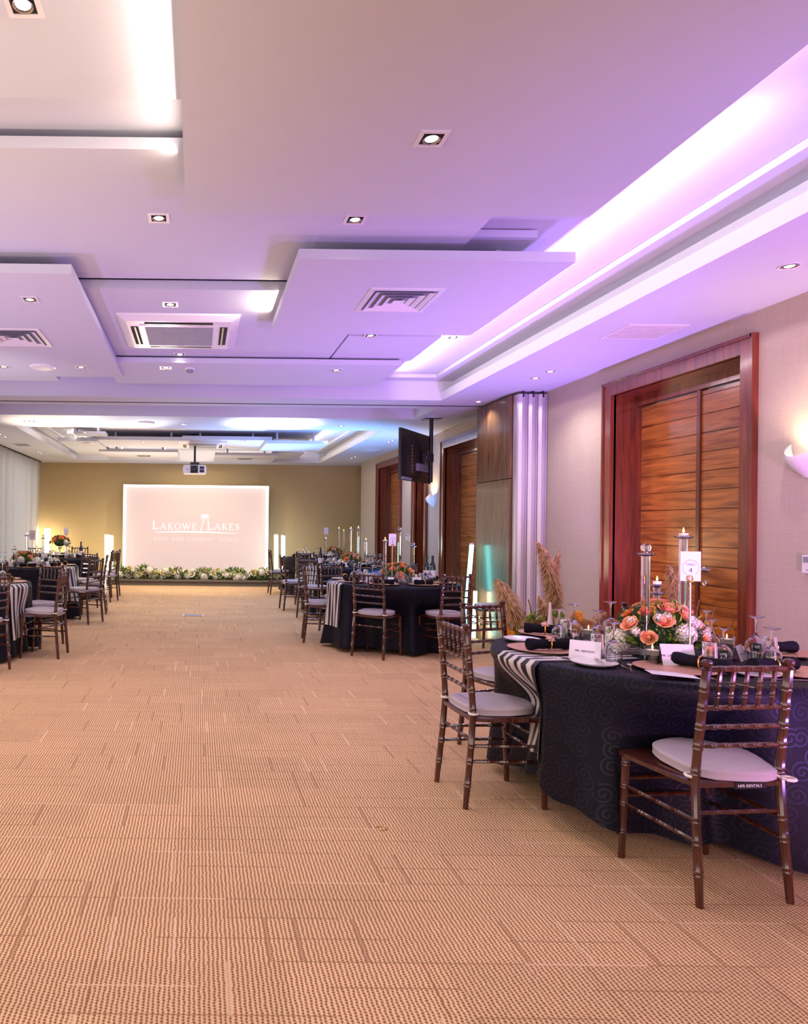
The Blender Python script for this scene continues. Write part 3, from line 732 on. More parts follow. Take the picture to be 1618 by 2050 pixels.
MB().box((-.25, -.028, -.31), (-.58, -.0, -.345)).build('logo_strip', M['grey'], tv, 0)
mt = empty('television_mount', (3.33, 10.02, ZS), 0, 'black ceiling pole carrying the television', 'mount')
MB().tube([(0, 0, 0), (0, 0, -.91)], .028, 12).build('pole', M['black'], mt)
MB().box((-.12, -.09, -.012), (.12, .09, 0)).build('ceiling_plate', M['black'], mt, 0)
MB().box((-.16, -.03, -.62), (.03, .03, -.50)).build('bracket', M['black'], mt, 0)

# projector
pj = empty('projector', (-.075, 14.2, 2.54), 0, 'white ceiling-hung projector with dark lens in front of the ochre wall', 'projector')
b_ = MB(); hw, hd, hh = .235, .16, .085
pf = [(-hw, -hh * .5), (-hw * .92, -hh), (hw * .92, -hh), (hw, -hh * .5), (hw, hh * .5), (hw * .92, hh), (-hw * .92, hh), (-hw, hh * .5)]
vs = [(x, -hd, z) for x, z in pf] + [(x, hd, z) for x, z in pf]; n = 8
b_.add(vs, [(i, (i + 1) % n, (i + 1) % n + n, i + n) for i in range(n)] + [tuple(range(n))[::-1], tuple(range(n, 2 * n))]); b_.build('body', M['metalw'], pj, 0)
T = Matrix.Translation((-.01, -hd, 0)) @ Matrix.Rotation(pi / 2, 4, 'X')
MB().lathe([(.068, 0), (.066, .03), (.05, .035), (.045, .02), (.001, .012)], 18, T=T, cap=False).build('lens', M['black'], pj)
MB().box((-.085, -hd - .006, -.075), (.065, -hd, .075)).build('lens_surround', M['black'], pj, 0)
for dz in (-.035, .03): MB().box((.10, -hd - .005, dz - .027), (.19, -hd, dz + .027)).build('vent', M['black'], pj, 0)
MB().box((-.18, -hd - .003, -.005), (-.12, -hd, .005)).build('nameplate', M['grey'], pj, 0)
pm = empty('projector_mount', (-.075, 14.2, ZT), 0, 'black pole mount holding the projector', 'mount')
MB().tube([(0, 0, 0), (0, 0, -.56)], .022, 10).build('pole', M['black'], pm); MB().lathe([(.09, 0), (.09, -.015)], 16).build('ceiling_plate', M['black'], pm)
MB().box((-.09, -.05, -.615), (.09, .05, -.555)).build('bracket', M['black'], pm, 0)

# ================================================================== STAGE, SCREEN, GARLAND
st = empty('stage', (0, 16.3, 0), 0, 'low grey carpeted stage in front of the ochre end wall', 'stage')
MB().box((-2.35, 0.03, 0), (2.35, 1.44, .10)).build('skirt', M['stage'], st, 0); MB().box((-2.37, 0, .10), (2.37, 1.44, .135)).build('deck', M['stage'], st, 0)
YS = 17.25; ZD = .137
def S(px, py): q = W(px, py, Y=YS); return q.x, q.z
x0, x1 = S(247, 1060)[0], S(536.5, 1060)[0]; zt = S(396, 972)[1]
bd = empty('backlit_screen', ((x0 + x1) / 2, YS, ZD), 0, 'large blush backdrop screen with glowing white border and palm logo', 'screen')
hw = (x1 - x0) / 2; hz = zt - ZD
MB().box((-hw, .04, 0), (hw, .12, hz)).build('screen_face', M['screen'], bd, 0)
MB().box((-hw - .01, .12, 0), (hw + .01, .28, hz + .01)).build('back_frame', M['metalw'], bd, 0)
for (a, b_) in (((-hw, 0), (-hw + .05, hz)), ((hw - .05, 0), (hw, hz)), ((-hw + .05, hz - .05), (hw - .05, hz))):
    MB().box((a[0], -.09, a[1]), (b_[0], .05, b_[1])).build('light_strip', M['ledw'], bd, 0)
# logo: serif capitals cut from strokes
def stroke(mb, x0, z0, x1, z1, w_, y=-.0):
    d = Vector((x1 - x0, z1 - z0)); L = d.length; d /= L; nrm = Vector((-d.y, d.x)) * w_ / 2
    if abs(d.y) > .35:     # level ends
        k = w_ / 2 / abs(d.y); vs = [(x0 - k, z0), (x0 + k, z0), (x1 + k, z1), (x1 - k, z1)]
    else: vs = [(x0 + nrm.x, z0 + nrm.y), (x0 - nrm.x, z0 - nrm.y), (x1 - nrm.x, z1 - nrm.y), (x1 + nrm.x, z1 + nrm.y)]
    v3 = [(a, y, b_) for a, b_ in vs] + [(a, y + .004, b_) for a, b_ in vs]
    mb.add(v3, [(0, 1, 2, 3), (7, 6, 5, 4), (0, 4, 5, 1), (1, 5, 6, 2), (2, 6, 7, 3), (3, 7, 4, 0)])
def letter(mb, ch, x, z, h, wd):
    T, t = h * .15, h * .06; R = lambda a, b_, c_, d_, w_: stroke(mb, x + a * wd, z + b_ * h, x + c_ * wd, z + d_ * h, w_)
    def serif(cx, cz, ln=.34): R(cx - ln / 2, cz, cx + ln / 2, cz, t)
    if ch == 'L': R(.2, 0, .2, 1, T); serif(.2, .98, .4); R(.0, .03, .95, .03, t * 1.3); R(.93, .02, .98, .24, t * 1.3)
    if ch == 'A': R(.05, 0, .48, 1, t * 1.2); R(.50, 1, .92, 0, T); R(.22, .36, .74, .36, t); serif(.06, .02, .28); serif(.92, .02, .32)
    if ch == 'K': R(.2, 0, .2, 1, T); serif(.2, .98); serif(.2, .02); R(.28, .46, .82, 1, t * 1.2); R(.36, .54, .92, 0, T); serif(.82, .98, .26); serif(.92, .02, .26)
    if ch == 'O':
        for k in range(20):
            a, b_ = 2 * pi * k / 20, 2 * pi * (k + 1) / 20; w_ = t + (T - t) * abs(cos((a + b_) / 2))
            R(.5 + .46 * cos(a), .5 + .5 * sin(a), .5 + .46 * cos(b_), .5 + .5 * sin(b_), w_)
    if ch == 'W': R(.02, 1, .27, 0, T); R(.27, 0, .5, .95, t * 1.2); R(.46, 1, .73, 0, T); R(.73, 0, .98, 1, t * 1.2); serif(.02, .98, .24); serif(.98, .98, .2)
    if ch == 'E': R(.2, 0, .2, 1, T); R(.0, .97, .85, .97, t * 1.2); R(.2, .52, .7, .52, t * 1.2); R(.0, .03, .92, .03, t * 1.2); R(.84, .80, .84, 1, t); R(.92, 0, .94, .2, t)
    if ch == 'S':
        P = [(.82, .80), (.72, .93), (.5, 1), (.28, .93), (.20, .76), (.32, .60), (.55, .50), (.76, .38), (.82, .22), (.70, .06), (.46, 0), (.24, .06), (.14, .22)]
        for k in range(len(P) - 1): R(*P[k], *P[k + 1], T * (.55 + .45 * (3 < k < 8)))
def rel(px, py): a, b_ = S(px, py); return a - (x0 + x1) / 2, b_ - ZD
lg = MB(); sc_ = YS / F
adv = {'L': .72, 'A': .88, 'K': .86, 'O': .95, 'W': 1.25, 'E': .74, 'S': .66}
def word(txt, pxa, pxb, py):
    hb, hs = 16.5 * sc_, 12.5 * sc_
    xa, z = rel(pxa, py); xb = rel(pxb, py)[0]
    ws = [adv[c_] * (hb if i == 0 else hs) for i, c_ in enumerate(txt)]
    gap = (xb - xa - sum(ws)) / (len(txt) - 1); x = xa
    for i, c_ in enumerate(txt): letter(lg, c_, x, z, hb if i == 0 else hs, ws[i]); x += ws[i] + gap
word('LAKOWE', 305.5, 394, 1059.3); lo = lg.build('logo_word', M['logo'], bd, 0); lo.location.y = .034
lg = MB(); word('LAKES', 415, 479.5, 1060.5); lo = lg.build('logo_word', M['logo'], bd, 0); lo.location.y = .034
pl = MB()
a = rel(306, 1065.5); b_ = rel(477, 1068.5); n = 24; top = []; bot = []
for k in range(n + 1):
    t = k / n; xx = a[0] + (b_[0] - a[0]) * t; zz = a[1] + (b_[1] - a[1]) * t + .03 * sin(pi * t) * .6; th = .024 * sin(pi * t) ** .7 + .001
    top.append((xx, 0, zz + th)); bot.append((xx, 0, zz - th * .5))
pl.add(top + bot, [(k, k + 1, n + 2 + k, n + 1 + k) for k in range(n)])
po = pl.build('logo_swoosh', M['logo'], bd, 0); po.location.y = .033; pl = MB()
pts = [rel(402.5, 1064), rel(403.5, 1056), rel(405.5, 1048), rel(408, 1041), rel(410, 1036)]
for k in range(4): stroke(pl, pts[k][0], pts[k][1], pts[k + 1][0], pts[k + 1][1], .022 - .002 * k)
cx, cz = rel(410.5, 1034)
for k, (an, L) in enumerate([(20, .12), (55, .115), (85, .09), (118, .10), (150, .125), (178, .11), (205, .115), (238, .10), (300, .10), (330, .12), (355, .11)]):
    A = radians(an); ex, ez = cx + L * cos(A), cz + L * sin(A) * .85 - .02; mx_, mz = cx + L * .55 * cos(A), cz + L * .55 * sin(A) * .85 + .012
    stroke(pl, cx, cz, mx_, mz, .022); stroke(pl, mx_, mz, ex, ez, .012)
po = pl.build('palm_logo', M['logo'], bd, 0); po.location.y = .033
me = text_mesh('G\u2009O\u2009L\u2009F   A\u2009N\u2009D   C\u2009O\u2009U\u2009N\u2009T\u2009R\u2009Y   E\u2009S\u2009T\u2009A\u2009T\u2009E', .125, .001, 'subtitle_lettering')
me.materials.append(M['logo2']); so = link('subtitle_lettering', me, bd); so.rotation_euler = (pi / 2, 0, 0)
xs = [v.co.x for v in me.vertices]; wdt = max(xs) - min(xs); a = rel(308, 1082); b_ = rel(477, 1083)
so.location = ((a[0] + b_[0]) / 2, .036, a[1]); so.scale = ((b_[0] - a[0]) / wdt, 1, 1)

# LED tubes
def tube(base, top, r, m_, label, glow, pw):
    root = empty('led_tube_light', base, 0, label, 'light tube'); d = Vector(top) - Vector(base)
    MB().tube([d * .02, d * .98], r, 12).build('tube', M[m_], root)
    MB().tube([(0, 0, 0), d * .02], r * 1.1, 12).build('end_cap', M['metalw'], root); MB().tube([d * .98, d], r * 1.1, 12).build('end_cap', M['metalw'], root)
def tb(x, yb, yt, Y, r, m_, label, glow, pw, xt=None, zb=None):
    b_ = W(x, yb, Y=Y); t_ = W(xt or x, yt, Y=Y)
    if zb is not None: b_.z = zb
    tube(b_, t_, r, m_, label, glow, pw)
tb(213.5, 1150, 1069, 16.7, .045, 'tubew', 'glowing white tube light left of the screen, left one of two', (.85, .92, 1), 18, zb=.136)
tb(223, 1150, 1071, 16.75, .045, 'tubew', 'glowing tube light beside the left edge of the screen', (1, .85, .6), 18, zb=.136)
tb(553, 1150, 1069, 16.7, .045, 'tubew', 'warm glowing tube light right of the screen', (1, .85, .5), 18, zb=.136)
tb(567, 1150, 1071, 16.75, .045, 'tubeb', 'blue glowing tube light right of the screen', (.3, .6, 1), 18, zb=.136)
tb(69, 1120, 1055, 17.3, .06, 'tubew', 'glowing warm tube light in the far left corner behind the card number 11', (1, .75, .35), 30, zb=0)
tb(95, 1120, 1056, 17.3, .07, 'tubew', 'glowing warm tube light on the far left, the brighter right one of the corner pair', (1, .75, .35), 30, zb=0)
tb(930, 1186, 1087, 8.9, .026, 'tubec', 'leaning cyan tube light beside the wooden pier', (.2, .9, 1), 12, xt=945, zb=.02)
tb(949, 1212, 1182, 8.8, .022, 'tubew', 'short yellow tube light low beside the cyan one', (1, .8, .3), 5, xt=952, zb=.02)

# ================================================================== FLOWERS
def leafy(mb, n, gen, L=(.03, .06), mi=0, seed=1, wd=.38):
    r_ = random.Random(seed)
    for _ in range(n):
        p0, d = gen(r_); d = d.normalized(); s_ = d.cross(Vector((0, 0, 1)))
        s_ = s_.normalized() if s_.length > .01 else Vector((1, 0, 0))
        s_ = (Matrix.Rotation(r_.uniform(-1, 1), 3, d) @ s_); nn = d.cross(s_)
        l = r_.uniform(*L); w_ = l * wd
        mb.add([p0, p0 + d * l * .45 + s_ * w_ / 2, p0 + d * l - nn * l * .12, p0 + d * l * .45 - s_ * w_ / 2, p0 + d * l * .5 + nn * l * .06], [(0, 1, 4), (1, 2, 4), (2, 3, 4), (3, 0, 4)], mi=mi)
def rose_mesh(name, m_, r=.032, seed=0, layers=((5, 1.0, 46), (5, .84, 30), (4, .64, 17), (3, .42, 6))):
    b_ = MB(); r_ = random.Random(seed)
    for li, (n, k, tilt) in enumerate(layers):
        for j in range(n):
            a0 = 2 * pi * (j + .5 * li) / n + r_.uniform(-.1, .1); ww = r * k * 1.25; hh = r * (1.25 if tilt > 30 else 1.05)
            T = radians(tilt + r_.uniform(-6, 6)); pts = []
            for v in range(4):
                tv_ = v / 3
                for u in range(5):
                    tu = -1 + u / 2; wid = ww * (.35 + .75 * sin(pi * (.15 + .6 * tv_)))
                    rad = r * k * .35 + hh * tv_ * sin(T) - .12 * r * tu * tu; z = hh * tv_ * cos(T) * (1 - .10 * tu * tu) + (-.12 * r if tv_ == 1 and tilt > 30 else 0)
                    pts.append((rad * cos(a0) - tu * wid * .5 * sin(a0), rad * sin(a0) + tu * wid * .5 * cos(a0), z))
            b_.grid(pts, 5, 4)
    b_.sphere((0, 0, r * .5), r * .34, 8, 5, 1.4)
    return b_.mesh(name, m_, 60)
ROSE = [rose_mesh('rose', M['rose'], .036, 1), rose_mesh('rose', M['rosep'], .040, 2), rose_mesh('rose', M['rosew'], .042, 3), rose_mesh('rose', M['magenta'], .036, 4), rose_mesh('rose', M['orange'], .034, 5)]
ROSEY = rose_mesh('rose', M['rosey'], .042, 6)
def cluster_mesh(name, m_, r, n, seed, pr=.009):
    b_ = MB(); r_ = random.Random(seed)
    for i in range(n):
        z = 1 - 1.7 * (i + .5) / n; a = i * 2.39996; q = Vector((sqrt(max(0, 1 - z * z)) * cos(a), sqrt(max(0, 1 - z * z)) * sin(a), z)); c_ = q * r * r_.uniform(.9, 1.06)
        u = q.orthogonal().normalized(); v = q.cross(u)
        for k in range(4):
            t = 2 * pi * k / 4 + i; d = u * cos(t) + v * sin(t); e = u * cos(t + .78) + v * sin(t + .78); f_ = u * cos(t - .78) + v * sin(t - .78)
            b_.add([c_, c_ + e * pr * .8 + q * .002, c_ + d * pr * 1.5 + q * .004, c_ + f_ * pr * .8 + q * .002], [(0, 1, 2, 3)])
    b_.sphere((0, 0, 0), r * .86, 8, 6)
    return b_.mesh(name, m_, 0)
HYD = cluster_mesh('hydrangea', M['rosew'], .055, 110, 3)
SPRIG = cluster_mesh('small_blossom', M['rosew'], .022, 26, 4, .006)
def aim_z(o, d): o.rotation_euler = Vector(d).normalized().to_track_quat('Z', 'Y').to_euler()
def centerpiece(loc, label, R=.21, hgt=.23, seed=1, kinds=(0, 1, 0, 1, 1), detail=1.0, tall=0.0, hyd=True):
    root = empty('flower_centrepiece', loc, 0, label, 'flower arrangement'); r_ = random.Random(seed)
    base = tall
    if tall:
        MB().lathe([(.075, 0), (.07, .008), (.014, .02), (.012, tall * .7), (.05, tall)], 16).build('vase', M['crystal'], root)
    else: MB().lathe([(.085, 0), (.10, .03), (.095, .07), (.08, .075)], 16).build('bowl', M['metalw'], root)
    f = MB()
    def gen(q):
        a = q.uniform(0, 2 * pi); e = q.uniform(.02, 1.35); d = Vector((cos(a) * cos(e), sin(a) * cos(e), sin(e))); k = q.uniform(.6, 1.0)
        return Vector((d.x * R * k, d.y * R * k, base + .05 + d.z * (hgt - .06) * k)), d + Vector((q.uniform(-.6, .6), q.uniform(-.6, .6), q.uniform(-.3, .6)))
    leafy(f, int(620 * detail), gen, (.025, .055), 0, seed, .4); leafy(f, int(300 * detail), gen, (.03, .06), 1, seed + 9)
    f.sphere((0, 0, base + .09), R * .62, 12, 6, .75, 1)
    tag(f.build('foliage', [M['leaf'], M['leafd']], root, 0), None, kind=None)
    n = 24 if detail >= 1 else 13
    for i in range(n):
        a = i * 2.39996 + seed; e = .12 + 1.3 * (i / n) ** 1.0; d = Vector((cos(a) * cos(e), sin(a) * cos(e), sin(e)))
        k = kinds[r_.randrange(len(kinds))]
        if hyd and e < .45 and i % 2 == 0: me_ = HYD
        else: me_ = ROSE[k]
        o = link('hydrangea' if me_ is HYD else 'rose', me_, root, (d.x * R * .92, d.y * R * .92, base + .045 + d.z * (hgt - .07)))
        aim_z(o, d + Vector((0, 0, .15))); o.scale = (r_.uniform(.75, 1.2),) * 3
    if detail >= 1:
        for i in range(12):
            a = r_.uniform(0, 6.28); e = r_.uniform(.3, 1.1); d = Vector((cos(a) * cos(e), sin(a) * cos(e), sin(e)))
            o = link('small_blossom', SPRIG, root, (d.x * R, d.y * R, base + .05 + d.z * (hgt - .06))); aim_z(o, d)
    return root

# garland along the foot of the screen
gl = empty('flower_garland', (0, 16.72, .135), 0, 'long low garland of cream flowers and leaves at the foot of the screen', 'flower garland')
f = MB(); ga, gb = -2.0, 2.25
def gen(q):
    x = q.uniform(ga, gb); t = (x - ga) / (gb - ga); hgt = .19 + .05 * sin(9 * x) + .05 * (1 if x < -1.2 else 0)
    return Vector((x, q.uniform(-.22, .18), q.uniform(.01, hgt))), Vector((q.uniform(-1, 1), q.uniform(-1.2, .3), q.uniform(.0, 1.2)))
leafy(f, 2600, gen, (.06, .13), 0, 5, .3); leafy(f, 1800, gen, (.06, .12), 1, 6, .32); leafy(f, 900, gen, (.05, .10), 2, 8, .3)
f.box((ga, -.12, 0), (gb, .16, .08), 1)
f.build('foliage', [M['leaf'], M['leafd'], M['rosey']], gl, 0)
for i in range(96):
    x = ga + (gb - ga) * (i + .5) / 96 + rnd.uniform(-.03, .03)
    o = link('blossom', [ROSE[2], HYD, ROSEY][i % 3], gl, (x, -.20 + rnd.uniform(0, .16), .05 + rnd.uniform(0, .17)))
    aim_z(o, (rnd.uniform(-.5, .5), -1, rnd.uniform(.2, 1))); o.scale = (rnd.uniform(1.1, 1.8),) * 3

# ================================================================== CHAIR
def ringed(mb, a, b_, r, rings, n=8, r1=None, bulge=.0022, fin=False):
    "turned bamboo rod from a to b with doubled rings at the given fractions"
    a, b_ = Vector(a), Vector(b_); L = (b_ - a).length; r1 = r1 or r; st_ = [(0, r)]
    for t in rings:
        e = .008 / L
        for dt, k in ((-1.6, 0), (-1.0, 1), (-.45, .2), (0, .2), (.45, 1), (1.1, 0)):
            st_.append((t + dt * e, (r + (r1 - r) * t) + bulge * k))
    st_.append((1, r1)); st_.sort()
    mb.tube([a + (b_ - a) * t for t, _ in st_], [q for _, q in st_], n)
CHAIRS = []
def make_chair(name='chiavari_chair', sign=None):
    root = empty(name); wood = M['chiav']
    def post_pt(s_, z):
        if z <= .44: t = z / .44; return Vector((s_ * (.186 - .010 * t), -.215 + .040 * t, z))
        t = (z - .44) / .46; return Vector((s_ * (.176 - .008 * t), -.175 - .042 * t ** 1.3, z))
    for s_ in (-1, 1):                                   # rear legs run up into the back posts
        b_ = MB(); zs = [0]; rr = [.0135]
        for zc in (.12, .232, .312, .49, .59, .665, .739, .81):
            for dz, k in ((-.013, 0), (-.008, 1), (-.003, .2), (.003, .2), (.008, 1), (.013, 0)):
                zs.append(zc + dz); rr.append(.0162 + .0024 * k)
        zs += [.885]; rr += [.0160]
        b_.tube([post_pt(s_, z) for z in zs], rr, 9)
        t = post_pt(s_, .885); b_.lathe([(.016, 0), (.020, .004), (.013, .010), (.019, .020), (.020, .030), (.012, .038), (.001, .040)], 10, t)
        b_.build('rear_leg', wood, root)
    fl = {}
    for s_ in (-1, 1):
        b_ = MB(); ringed(b_, (s_ * .196, .185, 0), (s_ * .190, .170, .44), .0140, (.27, .54, .71, .93), 9, .0175); b_.build('front_leg', wood, root)
    def fp(s_, z): t = z / .44; return Vector((s_ * (.196 - .006 * t), .185 - .015 * t, z))
    for z in (.888,): b_ = MB(); ringed(b_, post_pt(-1, z), post_pt(1, z), .0115, (.17, .33, .5, .67, .83), 8); b_.build('top_rail', wood, root)
    for z in (.739, .665, .592): b_ = MB(); ringed(b_, post_pt(-1, z), post_pt(1, z), .0095, (.17, .33, .5, .67, .83), 8); b_.build('back_rail', wood, root)
    for k in range(5):
        t = (k + 1) / 6; a = post_pt(-1, .742).lerp(post_pt(1, .742), t); c_ = post_pt(-1, .885).lerp(post_pt(1, .885), t)
        b_ = MB(); ringed(b_, a, c_, .0075, (.3, .62), 6, .0085, .0025); b_.build('spindle', wood, root)
    for s_ in (-1, 1):
        for z in (.312, .235): b_ = MB(); ringed(b_, post_pt(s_, z), fp(s_, z), .0085, (.25, .5, .75), 6); b_.build('side_stretcher', wood, root)
    for z in (.345, .27): b_ = MB(); ringed(b_, fp(-1, z), fp(1, z), .0085, (.25, .5, .75), 6); b_.build('front_stretcher', wood, root)
    b_ = MB(); ringed(b_, post_pt(-1, .34), post_pt(1, .34), .0085, (.2, .4, .6, .8), 6); b_.build('rear_stretcher', wood, root)
    # seat plate
    def outline(k, fr=.0):
        P = []
        pts = [(-.178, -.190), (0, -.196), (.178, -.190), (.196, -.12), (.210, .15), (.200, .205), (.10, .222), (0, .226), (-.10, .222), (-.200, .205), (-.210, .15), (-.196, -.12)]
        return [(x * k, (y_ + fr) * k) for x, y_ in pts]
    b_ = MB(); n = 12; vs = []
    for k, z in ((.94, .432), (1.0, .436), (1.0, .452), (.965, .458)): vs += [(x, y_, z) for x, y_ in outline(k)]
    b_.add(vs, [(l * n + i, l * n + (i + 1) % n, (l + 1) * n + (i + 1) % n, (l + 1) * n + i) for l in range(3) for i in range(n)] + [tuple(range(n))[::-1], tuple(range(3 * n, 4 * n))])
    b_.build('seat', wood, root, 40)
    # cushion
    b_ = MB(); nu = 28; prof = [(.90, .459), (.985, .461), (1.0, .464), (.992, .468), (.996, .488), (1.002, .492), (.985, .497), (.90, .501), (.7, .505), (.45, .507), (.01, .508)]; pts = []
    for k, z in prof:
        for i in range(nu):
            a = 2 * pi * i / nu; e = 2.2 if sin(a) > 0 else 5.0; cx_ = abs(cos(a)) ** (2 / e) * (1 if cos(a) > 0 else -1); sy_ = abs(sin(a)) ** (2 / e) * (1 if sin(a) > 0 else -1)
            wv = .186 if sy_ > 0 else .186 - .024 * abs(sy_)
            pts.append((cx_ * wv * k, sy_ * .192 * k + .005, z + .003 * sin(5 * a) * (k > .9)))
    b_.grid(pts, nu, len(prof), True); cu = b_.build('cushion', M['cush'], root, 50)
    for s_ in (-1, 1):
        p0 = post_pt(s_, .474); tb_ = MB(); pp = []
        for k in range(9): a = 2 * pi * k / 8; pp.append(p0 + Vector((cos(a) * .021, sin(a) * .021, 0)))
        tb_.tube(pp, .006, 5); tb_.tube([p0 + Vector((-s_ * .02, .012, 0)), (s_ * .14, -.14, .478)], .006, 5)
        tb_.build('tie', M['tie'], cu)
    return root
CH = make_chair()
def chair_at(a, b_, label, group, face=None):
    "a, b_: floor points of rear left and rear right feet (as one sits)"
    a, b_ = Vector(a[:2]), Vector(b_[:2]); m_ = (a + b_) / 2; d = b_ - a; rz = atan2(d.y, d.x)
    o = Vector((m_.x - sin(rz) * .215 * 1, m_.y + cos(rz) * .215, 0))
    c_ = place(CH, o, rz, label, 'chair', group); CHAIRS.append(c_); return c_
def chair_pos(x, y_, rz_deg, label, group): c_ = place(CH, (x, y_, 0), radians(rz_deg), label, 'chair', group); CHAIRS.append(c_); return c_
G4, G6, G8, G10 = 'chairs around the foreground table', 'chairs around the middle right table', 'chairs around the second far right table', 'chairs around the farthest right table'
c1 = chair_at((1.887, 2.605), (2.255, 2.643), 'dark wooden chair in the right foreground with its back to the camera and cushion askew', G4)
chair_at((1.339, 3.873), (1.356, 3.498), 'dark wooden chair in side view at the left of the table with striped runner', G4)
chair_pos(1.97, 4.42, 202, 'dark wooden chair just beyond the side-view chair, at the far left of the foreground table', G4)
chair_pos(2.92, 4.42, 153, 'dark wooden chair mostly hidden behind the flower centrepiece of the foreground table', G4)
chair_at((1.692, 7.642), (1.985, 7.39), 'reddish wooden chair with its back to the camera in front of the middle right table', G6)
chair_at((1.334, 8.825), (1.298, 8.464), 'wooden chair in exact side view at the left of the middle right table', G6)
chair_pos(2.70, 7.64, 18, 'wooden chair at the right front of the middle right table, back to the camera', G6)
chair_pos(3.55, 8.42, 92, 'dark chair pushed against the wooden pier at the right of the middle right table', G6)
chair_pos(1.92, 9.35, 204, 'dark chair on the far left of the middle right table catching blue light', G6)
chair_pos(2.75, 9.35, 160, 'dark chair on the far side of the middle right table in front of the doors', G6)
chair_pos(1.83, 10.85, -42, 'dark chair at the near left corner of the second far right table', G8)
chair_at((1.42, 12.03), (1.449, 11.665), 'slim chair in side view left of the second far right table', G8)
chair_pos(2.05, 12.55, 215, 'chair on the far left of the second far right table', G8)
chair_pos(3.1, 12.5, 150, 'chair on the far right of the second far right table', G8)
chair_pos(2.15, 13.7, -20, 'chair before the farthest right table, back towards the camera', G10)
chair_pos(1.72, 14.6, -88, 'chair at the left of the farthest right table near the blue tube', G10)
GL1, GL2, GL3 = 'chairs around the near left table', 'chairs around the middle left table', 'chairs around the far left table'
chair_at((-1.433, 7.264), (-1.402, 7.627), 'mahogany chair in the left foreground standing clear of the near left table', GL1)
chair_at((-1.98, 6.42), (-1.80, 6.72), 'chair cut off by the left picture edge', GL1)
chair_pos(-1.83, 8.10, 150, 'chair seen from behind the near left table with its seat towards the camera', GL1)
chair_pos(-2.55, 8.55, 180, 'chair on the far side of the near left table at the picture edge', GL1)
chair_at((-1.50, 9.80), (-1.37, 10.08), 'bronze lit chair at the right of the middle left table', GL2)
chair_pos(-1.95, 11.72, 145, 'chair at the far right of the middle left table', GL2)
chair_pos(-1.65, 11.1, 95, 'chair between the middle left table and the far left table', GL2)
chair_pos(-2.85, 11.9, 185, 'chair behind the middle left table near the curtain', GL2)
chair_pos(-1.72, 12.85, 75, 'dark chair with blue reflections at the near right of the far left table', GL3)
chair_at((-1.64, 13.44), (-1.52, 13.80), 'chair in side view just left of the glowing screen', GL3)
chair_pos(-2.55, 14.95, 180, 'chair behind the far left table before the ochre wall', GL3)
chair_pos(-3.3, 14.6, 215, 'chair behind the far left table near the curtain corner', GL3)

lm = text_mesh('NFR RENTALS', .016, .0003); lm.materials.append(M['card'])
t = link('rental_label', lm, c1, (.03, -.1985, .4365)); t.rotation_euler = (pi / 2, 0, 0)
MB().box((-.03, -.1975, .430), (.10, -.193, .455)).build('label_plate', M['dark'], c1, 0)
c1k = [o for o in c1.children if o.name.startswith('cushion')][0]; c1k.location = (.03, -.0, .006); c1k.rotation_euler = (radians(2), 0, radians(-10)); c1k.data = c1k.data

# ================================================================== TABLES
TZ = .765; RT = .76
def cloth_r0(th, u, seed, flare=.075, amp=.085):
    f = cos(11 * th + seed) + .6 * cos(7 * th + 2.1 * seed) + .45 * cos(17 * th + 1.3 * seed)
    return RT + .012 + flare * u ** 1.2 + amp * f * (u ** 1.3) * .55
NDEF = 180; DEFI = {}
def chair_deficits(cx, cy, seed):
    "how far the chairs pushed under the table press the hanging cloth inwards, per angle"
    lim = []
    for k in range(NDEF):
        a = 2 * pi * k / NDEF; R = cloth_r0(a, .5, seed); best = R
        for o in CHAIRS:
            if (o.location.xy - Vector((cx, cy))).length > 1.4: continue
            rz = -o.rotation_euler.z; L = lambda v: Vector((v.x * cos(rz) - v.y * sin(rz), v.x * sin(rz) + v.y * cos(rz)))
            p = L(Vector((cx, cy)) - o.location.xy); d = L(Vector((cos(a), sin(a))))
            t0, t1 = 0.0, 9.0
            for c_, lo, hi, dd in ((p.x, -.205, .205, d.x), (p.y, -.22, .212, d.y)):
                if abs(dd) < 1e-6:
                    if not lo < c_ < hi: t0 = 99
                    continue
                u, v = (lo - c_) / dd, (hi - c_) / dd
                if u > v: u, v = v, u
                t0 = max(t0, u); t1 = min(t1, v)
            if t0 < t1 and t0 > 0: best = min(best, t0 - .005)
        lim.append(max(0, R - max(best, .60)) if best < R else 0)
    sm = [max(lim[(k + j) % NDEF] * math.exp(-(j / 4.0) ** 2) for j in range(-9, 10)) for k in range(NDEF)]
    DEFI[seed] = [sum(sm[(k + j) % NDEF] for j in range(-1, 2)) / 3 for k in range(NDEF)]
def cloth_r(th, u, seed):
    r = cloth_r0(th, u, seed); D = DEFI.get(seed)
    if D:
        f = (th % (2 * pi)) / (2 * pi) * NDEF; i = int(f) % NDEF; w_ = f - int(f); dv = D[i] * (1 - w_) + D[(i + 1) % NDEF] * w_
        s_ = max(0, min(1, (u * .70 - .02) / .28)); r -= dv * s_ * s_ * (3 - 2 * s_)
    return r
def cloth_hem(th, seed): return .045 + .018 * sin(3 * th + seed) + .012 * sin(11 * th + seed)
